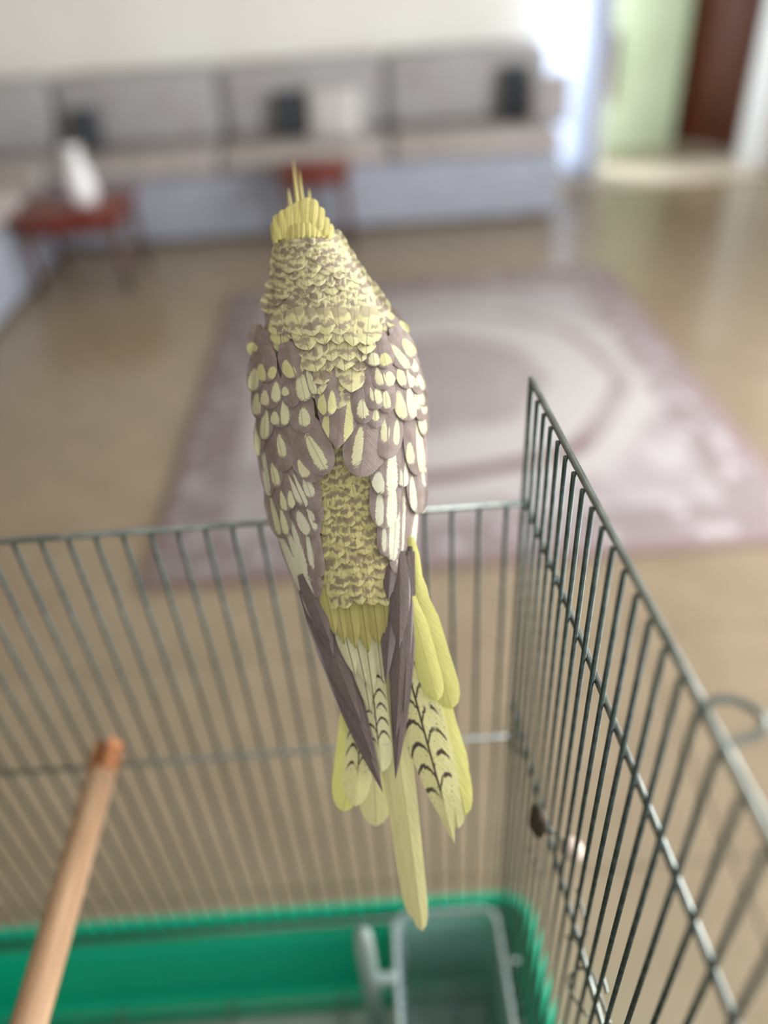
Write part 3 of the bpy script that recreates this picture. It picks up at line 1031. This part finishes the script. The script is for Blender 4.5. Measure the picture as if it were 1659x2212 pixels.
DBACK = [(440, 0.3475), (500, 0.3430), (600, 0.3395), (700, 0.3360), (850, 0.3335), (1000, 0.3335), (1200, 0.3360), (1350, 0.3385), (1500, 0.3420), (1720, 0.3470), (2020, 0.3640)]
TBACK = [(440, 0.004), (470, 0.010), (520, 0.014), (600, 0.017), (700, 0.021), (850, 0.025), (1000, 0.024), (1150, 0.020), (1250, 0.016), (1350, 0.011), (1500, 0.007), (1720, 0.003)]
TFRONT = [(440, 0.005), (452, 0.012), (480, 0.020), (530, 0.026), (590, 0.027), (640, 0.025), (700, 0.029), (850, 0.036), (1000, 0.038), (1150, 0.032), (1250, 0.022), (1350, 0.013), (1450, 0.008), (1560, 0.004)]


def surf(x, y):
    l, r = lerp_table(SIL_L, y), lerp_table(SIL_R, y)
    s = (x - (l + r) / 2) / ((r - l) / 2)
    s = max(-1.0, min(1.0, s))
    return lerp_table(DBACK, y) + lerp_table(TBACK, y) * (1 - sqrt(max(0.0, 1 - 0.97 * s * s)))


RAIL = Vector(((at(720, 1110, 0.43)).x, YB, ZR))
bird = empty('cockatiel', RAIL)
BO = Vector(bird.location)
tag(bird, 'pearl cockatiel with yellow crest perched on the cage rail, back turned', 'bird')

# body: one continuous surface from crown to tail root
V, F = [], []
NS = 40
ysl = [440, 444, 452, 462, 475, 490, 510, 535, 560, 590, 620, 650, 680, 710, 740, 780, 820, 870, 920, 970, 1020, 1070, 1120, 1170, 1220, 1270, 1320, 1370, 1420, 1470, 1520, 1560]
for y in ysl:
    l, r = lerp_table(BOD_L, y), lerp_table(BOD_R, y)
    cxp, hw = (l + r) / 2, (r - l) / 2
    tb_, tf_ = lerp_table(TBACK, y), lerp_table(TFRONT, y)
    dm = lerp_table(DBACK, y) + tb_ + 0.0022 + max(0.0, y - 1270) * 0.000045
    for k in range(NS):
        a = 2 * pi * k / NS
        d_ = dm - tb_ * sin(a) if sin(a) > 0 else dm - tf_ * sin(a)
        V.append(at(cxp + hw * cos(a), y, d_) - BO)
for i in range(len(ysl) - 1):
    for k in range(NS):
        a, b = i * NS + k, i * NS + (k + 1) % NS
        F.append((a, b, b + NS, a + NS))
F.append(tuple(range(NS - 1, -1, -1)))
F.append(tuple((len(ysl) - 1) * NS + k for k in range(NS)))
body = mesh_obj('body', V, F, M_body, bird)
ss = body.modifiers.new('smooth', 'SUBSURF')
ss.levels = ss.render_levels = 1


def prof_of(kind, v):
    if kind == 'round':
        up = min(1.0, 0.55 + 1.3 * v)
        return up * (1.0 if v < 0.58 else sqrt(max(0.0, 1 - ((v - 0.58) / 0.42) ** 2.2)))
    if kind == 'small':
        up = min(1.0, 0.6 + 1.3 * v)
        return up * (1.0 if v < 0.55 else max(0.0, 1 - ((v - 0.55) / 0.45) ** 2.6))
    if kind == 'point':
        up = min(1.0, 0.5 + 1.4 * v)
        return up * (1.0 if v < 0.45 else max(0.0, 1 - ((v - 0.45) / 0.55) ** 1.7))
    if kind == 'long':
        up = min(1.0, 0.55 + 1.6 * v)
        return up * (1.0 if v < 0.80 else sqrt(max(0.0, 1 - ((v - 0.80) / 0.20) ** 2)))
    if kind == 'taper':
        up = min(1.0, 0.6 + 1.6 * v)
        return up * (1.0 - 0.42 * max(0.0, v - 0.3) / 0.7) * (1.0 if v < 0.9 else sqrt(max(0.0, 1 - ((v - 0.9) / 0.1) ** 2)))
    if kind == 'lance':
        up = min(1.0, 0.55 + 1.5 * v)
        return up * (1.0 if v < 0.30 else max(0.0, 1 - ((v - 0.30) / 0.70) ** 1.9))
    return 1.0


def feather(name, parent, b, t, w, mat, lift0=0.001, lift1=0.0035, kind='round', spots=(), bend=0.0, nl=9, nw=6, cup=0.0009, dfun=None, ragged=0.0, ridge=0.0):
    bx, by = b
    tx, ty = t
    L = math.hypot(tx - bx, ty - by)
    ax, ay = (tx - bx) / L, (ty - by) / L
    px, py = ay, -ax                       # across: to the right when it points down
    V, F, UVs = [], [], []
    rr_ = random.Random(int(bx * 13 + by * 7 + w))
    for i in range(nl + 1):
        q = i / nl
        v = 1 - (1 - q) ** 1.45
        hw = w / 2 * prof_of(kind, v)
        bo = bend * sin(pi * v * 0.5) ** 2
        for j in range(nw + 1):
            u = j / nw * 2 - 1
            jag = ragged * rr_.uniform(-1, 1) * (v > 0.5) * (1 - 0.5 * abs(u))
            x = bx + ax * (L * v + jag) + px * (u * hw + bo)
            y = by + ay * (L * v + jag) + py * (u * hw + bo)
            lift = lift0 + (lift1 - lift0) * v
            d_ = (dfun(x, y, v) if dfun else surf(x, y)) - lift + cup * u * u * prof_of(kind, v) - ridge * max(0.0, 1 - abs(u) * 5)
            V.append(at(x, y, d_) - BO)
            UVs.append((u * prof_of(kind, v) * 0.5 + 0.5, v))
    m = nw + 1
    for i in range(nl):
        for j in range(nw):
            a = i * m + j
            F.append((a, a + 1, a + m + 1, a + m))
    o = mesh_obj(name, V, F, mat, parent)
    me = o.data
    uvl = me.uv_layers.new(name='UVMap')
    for lp_ in me.loops:
        uvl.data[lp_.index].uv = UVs[lp_.vertex_index]
    sp2 = list(spots) + [None, None]
    for nm, s in zip(('spot_a', 'spot_b'), sp2):
        if s is None:
            val = (-9.0, 0.1, 0.0, 0.1)
        else:
            x0, y0, x1, y1, sw = s
            va = ((x0 - bx) * ax + (y0 - by) * ay) / L
            vb = ((x1 - bx) * ax + (y1 - by) * ay) / L
            ua = ((x0 - bx) * px + (y0 - by) * py) / (w / 2)
            ub = ((x1 - bx) * px + (y1 - by) * py) / (w / 2)
            val = ((va + vb) / 2, (abs(vb - va) / 2 * 1.2 + 0.015) * (1 if len(spots) > 1 else -1), (ua + ub) / 2, sw / w * (0.86 if kind == 'long' else 1.14))
        at_ = me.attributes.new(nm, 'FLOAT_VECTOR', 'POINT')
        for dt in at_.data:
            dt.vector = val[:3]
        aw_ = me.attributes.new(nm + '_width', 'FLOAT', 'POINT')
        for dt in aw_.data:
            dt.value = val[3]
    return o


# --- nape and hind neck: rows of small barred feathers
def rows(name, parent, y0, y1, step, spacing, length, width, mats, lrange, lean, lift=(0.0006, 0.0034), kind='small', ragged=3.0, nl=7, nw=10):
    y, k = y0, 0
    while y <= y1:
        f_ = (y - y0) / max(1, (y1 - y0))
        sp, ln, wd = (spacing[0] + (spacing[1] - spacing[0]) * f_, length[0] + (length[1] - length[0]) * f_, width[0] + (width[1] - width[0]) * f_)
        l, r = lrange(y)
        n_ = max(2, int(round((r - l) / sp)))
        for i in range(n_ + 1):
            x = l + (r - l) * (i + (0.5 if k % 2 else 0.0)) / (n_ + (0.5 if k % 2 else 0)) if n_ else l
            if x > r:
                continue
            x += rnd.uniform(-5, 5)
            yy = y + rnd.uniform(-7, 7)
            s = (x - (l + r) / 2) / max(1, (r - l) / 2)
            dx_ = lean(s, y)
            m_ = mats[rnd.randrange(len(mats))]
            feather(name, parent, (x - dx_ * 0.5, yy - ln * 0.6), (x + dx_ * 0.5, yy + ln * 0.4), wd * rnd.uniform(0.8, 1.3), m_, lift[0], lift[1] * rnd.uniform(0.8, 1.35), kind, ragged=ragged, nl=nl, nw=nw, cup=0.0005)
        y += step[0] + (step[1] - step[0]) * f_
        k += 1


def neck_range(y):
    if y > 668:
        f_ = (y - 668) / 54
        return 584 + 34 * f_, 826 - 16 * f_
    return lerp_table(SIL_L, y) + 9, lerp_table(SIL_R, y) - 9


rows('nape_feather', body, 524, 722, (12, 19), (19, 27), (34, 50), (27, 42), [M_nape, M_nape, M_nape2], neck_range, lambda s, y: s * 7 + 4, (0.0018, 0.0026), ragged=1.6)


# --- mantle between the shoulders: larger, yellower feathers
def mantle_range(y):
    t_ = (y - 700) / 120
    return 640 + 44 * max(0, t_), 800 - 34 * max(0, t_)


rows('mantle_feather', body, 700, 862, (19, 25), (33, 38), (60, 74), (50, 58), [M_nape2, M_nape2, M_nape], mantle_range, lambda s, y: -s * 12 + 8, (0.0034, 0.0054), ragged=2.4, nl=9, nw=12)

# --- rump, then the long coverts over the tail
def rump_range(y):
    t_ = (y - 985) / 330
    return 690 + 15 * t_, 806 + 22 * t_ if y > 1040 else 770 + (y - 985) * 0.65


rows('rump_feather', body, 985, 1300, (19, 22), (25, 28), (44, 56), (37, 42), [M_rump], rump_range, lambda s, y: s * 3 + 7, (0.0004, 0.0014), ragged=2.2)

tail = tube('tail', [at(805, 1390, 0.362) - BO, at(818, 1460, 0.3635) - BO, at(828, 1530, 0.3625) - BO], [0.009, 0.006, 0.002], M_body, bird, 14)


def dtail(off):
    return lambda x, y, v: lerp_table(DBACK, y) + 0.006 + off


for bx, by, tx, ty, w, m_, off in [(700, 1262, 724, 1372, 36, M_utc, 0.0), (722, 1265, 744, 1392, 42, M_utc, 0.0002), (748, 1270, 768, 1402, 44, M_utc, 0.0), (776, 1272, 796, 1410, 46, M_utc, 0.0003),
                                   (803, 1270, 818, 1396, 42, M_utc, 0.0), (826, 1270, 836, 1390, 34, M_utc, 0.0002), (728, 1300, 768, 1462, 44, M_utc2, 0.0012), (752, 1310, 790, 1478, 48, M_utc2, 0.0014),
                                   (780, 1310, 806, 1502, 46, M_utc2, 0.0012), (806, 1310, 826, 1470, 40, M_utc2, 0.0014), (826, 1300, 836, 1440, 34, M_utc2, 0.0014), (764, 1340, 800, 1540, 46, M_utc2, 0.0022)]:
    feather('tail_covert', tail, (bx, by), (tx, ty), w, m_, 0.0, 0.0018, 'point', ragged=2.0, nw=8, dfun=lambda x, y, v, o_=off: lerp_table(DBACK, y) + 0.0012 + o_)

for bx, by, tx, ty, w, m_, off, kd in [
        (785, 1400, 742, 1753, 66, M_ytail, 0.0030, 'long'), (790, 1400, 768, 1742, 62, M_btail, 0.0018, 'long'), (800, 1420, 812, 1785, 74, M_ctail, 0.0040, 'long'),
        (835, 1440, 912, 2012, 62, M_ctail, 0.0010, 'taper'), (822, 1440, 893, 1985, 56, M_ctail, 0.0024, 'taper'),
        (795, 1400, 824, 1668, 60, M_btail2, -0.0020, 'long'),
        (862, 1380, 982, 1822, 96, M_btail, -0.0006, 'lance'), (880, 1340, 990, 1790, 60, M_ctail, 0.0020, 'long'),
        (885, 1300, 1006, 1762, 64, M_ytail, 0.0030, 'long'), (880, 1330, 1000, 1700, 60, M_ytail, 0.0040, 'long')]:
    feather('tail_feather', tail, (bx, by), (tx, ty), w, m_, 0.0, 0.0, kd, nl=14, nw=8, cup=0.0012, ridge=0.0004,
            dfun=dtail(off))
for bx, by, tx, ty, w, m_, off in [(895, 1265, 976, 1532, 62, M_ytail, -0.0002), (884, 1290, 944, 1515, 50, M_ytail, -0.0016), (888, 1215, 930, 1420, 46, M_ytail, 0.0006), (886, 1160, 905, 1300, 30, M_ytail, 0.001)]:
    feather('tail_covert', tail, (bx, by), (tx, ty), w, m_, 0.0, 0.001, 'long', nl=10, nw=6, cup=0.001, dfun=dtail(off))

# --- wings: a thin hand of skin and down under each, carrying its feathers
def wing_core(name, pts_, off):
    """a padded slab following the back, from an outline given row by row (y, x_left, x_right)"""
    V, F = [], []
    m = 9
    for y, xl, xr in pts_:
        for side in (0, 1):
            for j in range(m):
                x = xl + (xr - xl) * j / (m - 1)
                e = 1 - (2 * j / (m - 1) - 1) ** 2
                V.append(at(x, y, surf(x, y) - off * e + (0.004 if side else 0.0)) - BO)
    for i in range(len(pts_) - 1):
        for side in (0, 1):
            for j in range(m - 1):
                a = i * 2 * m + side * m + j
                f = (a, a + 1, a + 1 + 2 * m, a + 2 * m)
                F.append(f if side else f[::-1])
        for j in (0, m - 1):
            a = i * 2 * m + j
            F.append((a, a + m, a + 3 * m, a + 2 * m))
    for i in (0, len(pts_) - 1):
        for j in range(m - 1):
            a = i * 2 * m + j
            F.append((a, a + 1, a + 1 + m, a + m))
    return mesh_obj(name, V, F, M_wingskin, bird)


M_wingskin = mottled('grey_wing_down', srgb(128, 112, 104), srgb(146, 130, 122), 200, 0.8)
wl = wing_core('wing', [(735, 565, 600), (780, 560, 640), (850, 560, 670), (950, 568, 690), (1050, 582, 690), (1150, 606, 680), (1250, 645, 690), (1300, 664, 694)], 0.0012)
wr = wing_core('wing', [(695, 832, 856), (740, 815, 884), (800, 806, 900), (900, 790, 912), (1000, 790, 912), (1100, 815, 905), (1200, 838, 888), (1280, 848, 890)], 0.0012)


def wf(parent, name, b, t, w, spots=(), mat=None, lay=0.0, kind='round', bend=0.0):
    """wing feather; lay raises it over those below"""
    by = b[1]
    base = 0.0006 + lay * 0.0009 + max(0.0, (1150 - by)) * 0.0000045 * (0.0 if lay < 0.35 and by < 720 else 1.0)
    feather(name, parent, b, t, w, mat or M_pearl, base, base + 0.0017, kind, spots, bend, nl=11, nw=8, cup=0.0007)


P = 'pearl_covert'
# left wing: shoulder and lesser coverts
for b, t, w, s in [
    ((590, 650), (600, 724), 46, [(592, 690, 596, 722, 26), (614, 700, 616, 716, 12)]),
    ((600, 672), (608, 746), 50, [(594, 714, 600, 744, 26), (618, 722, 620, 738, 12)]),
    ((606, 695), (613, 762), 46, [(600, 736, 607, 760, 26), (620, 738, 622, 754, 12)]),
    ((612, 715), (637, 792), 50, [(608, 758, 622, 784, 28), (640, 764, 644, 780, 12)]),
    ((616, 740), (640, 818), 52, [(614, 784, 632, 812, 26), (652, 786, 655, 800, 8)]),
    ((556, 700), (548, 770), 38, [(545, 742, 543, 764, 26)]),
    ((572, 712), (574, 790), 46, [(566, 752, 566, 780, 24), (588, 756, 586, 776, 14)]),
    ((572, 745), (576, 826), 48, [(562, 790, 566, 820, 20), (593, 794, 586, 816, 20)]),
    ((556, 760), (548, 850), 38, [(550, 800, 546, 838, 20)]),
    ((582, 790), (582, 884), 52, [(570, 846, 576, 872, 18), (600, 830, 592, 864, 18)]),
    ((560, 820), (558, 905), 34, [(556, 850, 553, 892, 16)]),
    ((640, 770), (660, 868), 50, [(644, 812, 662, 858, 26)]),
    ((655, 770), (682, 852), 40, [(664, 806, 680, 846, 14)]),
    ((576, 850), (570, 950), 40, [(577, 892, 567, 942, 17)]),
    ((602, 830), (606, 924), 54, [(592, 892, 595, 914, 17), (617, 868, 611, 912, 18)]),
    ((622, 800), (632, 880), 44, [(614, 838, 618, 852, 14)]),
    ((644, 830), (656, 936), 58, [(659, 884, 655, 916, 22)]),
    ((560, 900), (560, 985), 24, [(556, 905, 556, 980, 12)]),
]:
    wf(wl, P, b, t, w, s, M_pearly if b[1] < 760 else M_pearl, lay=0.3 if b[1] < 716 else 2.2)
# scapulars and longer coverts of the left wing
wf(wl, 'scapular', (632, 882), (712, 1022), 78, [(670, 944, 698, 1006, 24)], M_pearl, 2.6, bend=-4)
wf(wl, 'scapular', (622, 905), (690, 1040), 74, [(640, 1002, 672, 1020, 20)], M_pearl, 1.8, bend=-2)
for b, t, w, s, m_ in [
    ((592, 905), (616, 1018), 56, [(606, 943, 608, 982, 16)], M_pearl),
    ((570, 930), (598, 1056), 46, [(592, 1005, 595, 1044, 15)], M_pearl),
    ((562, 925), (583, 1072), 30, [(565, 950, 577, 1066, 11)], M_pearlw),
    ((600, 980), (623, 1104), 52, [(607, 1064, 618, 1098, 14), (627, 1066, 630, 1094, 13)], M_pearl),
    ((612, 990), (660, 1096), 44, [(620, 1024, 648, 1082, 12), (634, 1022, 656, 1088, 11)], M_pearlw),
    ((642, 980), (682, 1104), 52, [(660, 1034, 670, 1068, 20)], M_pearlw),
    ((584, 1040), (613, 1164), 50, [(612, 1104, 612, 1150, 13), (588, 1080, 600, 1146, 11)], M_pearl),
    ((640, 1060), (682, 1160), 54, [(646, 1108, 660, 1150, 20), (670, 1098, 674, 1142, 13)], M_pearlw),
    ((655, 1040), (690, 1130), 40, [(668, 1098, 672, 1124, 12)], M_pearlw),
]:
    wf(wl, P, b, t, w, s, m_, lay=1.2)
for b, t, w, s, ly in [
    ((660, 1110), (690, 1250), 46, [(668, 1160, 676, 1218, 15)], 0.9),
    ((634, 1095), (688, 1256), 44, [(624, 1130, 672, 1240, 19)], 0.6),
    ((620, 1115), (692, 1288), 44, [(616, 1150, 680, 1276, 19)], 0.3),
    ((606, 1130), (692, 1318), 48, [(606, 1160, 660, 1278, 22)], 0.0)]:
    wf(wl, 'secondary', b, t, w, s, M_pearlw, lay=ly, kind='long', bend=-5)
# left primaries, dark, crossing over the tail
DP = lambda off: (lambda x, y, v: surf(x, y) * 0.0 + lerp_table(DBACK, y) - 0.0012 + off)
for b, t, w, off, bd in [((652, 1240), (716, 1388), 44, -0.0008, -2), ((668, 1250), (722, 1420), 42, 0.0, -2), ((660, 1270), (786, 1566), 58, 0.0004, -4), ((668, 1290), (812, 1640), 60, 0.0012, -5),
                         ((680, 1300), (833, 1710), 64, 0.0020, -6), ((655, 1262), (700, 1345), 26, 0.0028, 0)]:
    feather('primary', wl, b, t, w, M_prim, -0.0065, 0.0012, 'lance' if b[1] > 1265 else 'point', bend=bd, nl=14, nw=8, cup=0.0014, dfun=DP(off), ridge=0.0003)

# right wing
for b, t, w, s in [
    ((816, 655), (862, 696), 34, [(832, 676, 850, 684, 12)]),
    ((822, 668), (880, 728), 44, [(838, 698, 868, 722, 16), (868, 694, 882, 716, 12)]),
    ((812, 690), (872, 752), 48, [(842, 726, 864, 744, 15), (872, 718, 888, 742, 20)]),
    ((848, 706), (896, 775), 40, [(874, 736, 892, 764, 20)]),
    ((800, 672), (806, 734), 38, [(806, 700, 806, 728, 24)]),
    ((802, 700), (808, 766), 42, [(808, 732, 808, 762, 24)]),
    ((802, 725), (809, 792), 44, [(808, 764, 808, 786, 22)]),
    ((816, 715), (836, 796), 46, [(830, 766, 834, 786, 24)]),
    ((836, 728), (886, 796), 46, [(846, 752, 884, 788, 16)]),
    ((868, 740), (902, 812), 34, [(890, 772, 896, 800, 14)]),
    ((816, 760), (834, 842), 56, [(815, 798, 826, 826, 20), (840, 806, 846, 830, 20)]),
    ((866, 756), (884, 840), 46, [(858, 800, 874, 828, 18), (884, 790, 888, 832, 14)]),
    ((886, 775), (910, 852), 34, [(896, 808, 902, 830, 12), (908, 810, 912, 838, 10)]),
    ((902, 800), (918, 880), 26, [(904, 842, 912, 870, 14)]),
    ((800, 785), (812, 886), 56, [(804, 834, 808, 862, 13), (816, 838, 818, 868, 13)]),
    ((826, 800), (838, 892), 46, [(832, 848, 838, 878, 15)]),
    ((866, 808), (884, 910), 56, [(858, 852, 874, 898, 24), (888, 842, 888, 896, 17)]),
    ((898, 820), (914, 910), 36, [(896, 856, 904, 880, 12), (912, 850, 916, 888, 12)]),
    ((780, 800), (786, 916), 54, [(776, 868, 790, 898, 22)]),
    ((808, 840), (812, 925), 44, [(808, 886, 814, 906, 14)]),
    ((906, 850), (920, 945), 26, [(908, 890, 916, 930, 15)]),
]:
    wf(wr, P, b, t, w, s, M_pearly if b[1] < 720 else M_pearl, lay=0.3 if b[1] < 702 else 2.2)
wf(wr, 'scapular', (800, 872), (772, 1030), 92, [(775, 930, 768, 998, 20)], M_pearl, 2.8, bend=4)
wf(wr, 'scapular', (840, 862), (836, 992), 66, [(827, 904, 838, 948, 17), (860, 912, 854, 954, 12)], M_pearl, 2.4)
wf(wr, 'scapular', (815, 900), (806, 1012), 56, [(806, 978, 812, 1000, 17)], M_pearl, 2.2)
for b, t, w, s, m_, ly in [
    ((832, 935), (832, 1072), 68, [(812, 1024, 824, 1060, 28), (852, 968, 842, 1064, 21)], M_pearlw, 1.6),
    ((834, 1000), (830, 1142), 68, [(817, 1064, 824, 1128, 17), (856, 1050, 838, 1132, 20)], M_pearlw, 1.2),
    ((890, 880), (904, 1028), 50, [(902, 918, 912, 1010, 15), (880, 962, 892, 996, 16)], M_pearl, 1.6),
    ((896, 985), (906, 1110), 46, [(882, 1034, 902, 1098, 13)], M_pearlw, 1.0),
    ((868, 935), (872, 1052), 40, [(862, 1016, 864, 1046, 10), (875, 1002, 873, 1048, 14)], M_pearlw, 0.8),
    ((912, 950), (914, 1110), 22, [(917, 985, 914, 1104, 12)], M_pearlw, 0.4),
]:
    wf(wr, P, b, t, w, s, m_, lay=ly)
for b, t, w, s, ly in [
    ((838, 1050), (832, 1202), 44, [(830, 1130, 828, 1186, 15), (848, 1110, 842, 1192, 15)], 0.9),
    ((862, 1040), (846, 1212), 44, [(858, 1080, 846, 1198, 24)], 0.6),
    ((876, 1040), (856, 1240), 44, [(872, 1080, 860, 1206, 18)], 0.4),
    ((888, 1060), (857, 1286), 52, [(864, 1196, 855, 1252, 15), (896, 1105, 882, 1268, 15)], 0.1)]:
    wf(wr, 'secondary', b, t, w, s, M_pearlw, lay=ly, kind='long', bend=3)
for b, t, w, off, bd in [((862, 1190), (862, 1402), 50, -0.0012, 0), ((850, 1200), (830, 1478), 44, -0.0006, 3), ((872, 1200), (846, 1600), 56, 0.0002, 8), ((880, 1190), (838, 1684), 58, 0.0010, 16), ((886, 1180), (868, 1545), 34, 0.0018, 4),
                         ((846, 1170), (838, 1300), 34, 0.0, 0)]:
    feather('primary', wr, b, t, w, M_prim, -0.0065, 0.0012, 'lance' if t[1] > 1450 else 'point', bend=bd, nl=14, nw=8, cup=0.0014, dfun=DP(off - 0.0004), ridge=0.0003)
# the grey V shaped feathers in the middle of the back
for b, t, w, s in [((706, 760), (707, 900), 56, [(695, 854, 696, 892, 18), (718, 850, 716, 890, 18)]), ((738, 810), (728, 972), 96, [(690, 895, 716, 962, 16), (768, 862, 740, 958, 17)])]:
    feather('mantle_feather', body, b, t, w, M_pearly, 0.0036, 0.0066, 'point' if w > 60 else 'round', s, nl=12, nw=8)

# --- crest: narrow feathers fanning up from the crown, the longest swept away from the viewer
def dcrest(d0, d1):
    return lambda x, y, v: d0 + (d1 - d0) * v * v


for i, (bx, by, tx, ty, w, d1) in enumerate([
        (602, 518, 602, 462, 24, 0.350), (614, 516, 616, 452, 26, 0.3495), (628, 514, 630, 444, 28, 0.3498), (643, 512, 646, 434, 28, 0.351), (658, 511, 662, 426, 28, 0.3514), (672, 511, 677, 429, 26, 0.3508),
        (686, 511, 688, 446, 26, 0.350), (699, 513, 699, 468, 24, 0.3495), (596, 524, 592, 480, 16, 0.351), (708, 516, 709, 486, 16, 0.350),
        (634, 500, 624, 404, 12, 0.382), (648, 500, 634, 338, 9, 0.414), (660, 500, 645, 362, 9, 0.404), (672, 500, 668, 404, 12, 0.378)]):
    feather('crest_feather', body, (bx, by), (tx, ty), w, M_crest, 0.0002, 0.0006, 'long' if i < 10 else 'lance', nl=10, nw=4, cup=0.0009, dfun=dcrest(0.3425 if i < 10 else 0.347, d1), bend=rnd.uniform(-2, 2))
for i in range(11):
    x = 596 + i * 11.5
    yy = 506 - 8 * sin(pi * i / 10) + (i - 5) * -1.2
    feather('crown_feather', body, (x, yy - 16), (x + rnd.uniform(-2, 3), yy + 16), 22, M_crest, 0.0020, 0.0030, 'small', nl=6, nw=4)

# --- face, on the far side of the head
hd = at(655, 560, 0.368) - BO
Rc = ROT                                       # axes of the head: right, up along the neck, back
ex_, ey_, ez_ = Rc @ Vector((1, 0, 0)), Rc @ Vector((0, 1, 0)), Rc @ Vector((0, 0, 1))
for s, px_ in ((-1, 610), (1, 728)):
    c0 = at(px_, 546, 0.3725) - BO
    V, F = [], []
    for i in range(9):
        th = pi * i / 8
        for k in range(12):
            a = 2 * pi * k / 12
            V.append(c0 + (ex_ * cos(th) + (ey_ * cos(a) + ez_ * sin(a)) * sin(th)) * 0.0042)
    for i in range(8):
        for k in range(12):
            a, b = i * 12 + k, i * 12 + (k + 1) % 12
            F.append((a, b, b + 12, a + 12))
    mesh_obj('eye', V, F, M_eye, body)
    c1 = at(601 if s < 0 else 766, 602, 0.3685) - BO
    V, F = [], []
    for i in range(9):
        th = pi * i / 8
        for k in range(16):
            a = 2 * pi * k / 16
            V.append(c1 + ex_ * cos(th) * 0.0025 + (ey_ * cos(a) + ez_ * sin(a)) * sin(th) * 0.0075)
    for i in range(8):
        for k in range(16):
            a, b = i * 16 + k, i * 16 + (k + 1) % 16
            F.append((a, b, b + 16, a + 16))
    mesh_obj('cheek_patch', V, F, M_cheek, body)
bp0 = at(668, 545, 0.384) - BO
bk = smooth_pts([bp0 + ez_ * 0.004 + ey_ * 0.002, bp0 - ez_ * 0.004 + ey_ * 0.001, bp0 - ez_ * 0.009 - ey_ * 0.004, bp0 - ez_ * 0.009 - ey_ * 0.011], 4)
nb_ = len(bk)
tube('beak', bk, [0.0062 * (1 - (i / (nb_ - 1)) ** 1.6) + 0.0006 for i in range(nb_)], M_beak, body, 14)
bk = smooth_pts([bp0 + ez_ * 0.004 - ey_ * 0.007, bp0 - ez_ * 0.002 - ey_ * 0.009, bp0 - ez_ * 0.005 - ey_ * 0.011], 4)
tube('lower_beak', bk, [0.0042, 0.0042, 0.004, 0.0038, 0.0034, 0.003, 0.0024, 0.0016, 0.0008], M_beak, body, 12)

# --- legs and feet gripping the rail
for px_ in (682, 772):
    f0 = Vector((at(px_, 1112, 0.43).x, YB, ZR))
    hip = at(px_ + (8 if px_ < 720 else -8), 1085, 0.392)
    leg = tube('leg', [hip - BO, (hip + f0) / 2 + Vector((0, 0.004, 0.003)) - BO, f0 + Vector((0, 0.0, 0.0045)) - BO], [0.0065, 0.0036, 0.0030], M_foot, bird, 12)
    for dx_, sg in ((-0.0035, 1), (0.0035, 1), (-0.0032, -1), (0.0032, -1)):
        pts = []
        for a in (90, 60, 25, -15, -50):
            ra = radians(a)
            rr_ = 0.0018 + 0.0022
            pts.append(f0 + Vector((dx_ * (1 + (90 - a) / 90.0), sg * rr_ * cos(ra), rr_ * sin(ra))) - BO)
        toe = tube('toe', smooth_pts(pts, 3), [0.0022 - 0.0006 * q / 12 for q in range(13)], M_foot, leg, 8)
        tip = pts[-1]
        tube('claw', [tip, tip + Vector((0, -sg * 0.0015, -0.0012)), tip + Vector((0, -sg * 0.0032, -0.0014))], [0.0012, 0.0008, 0.0002], M_beak, leg, 6)
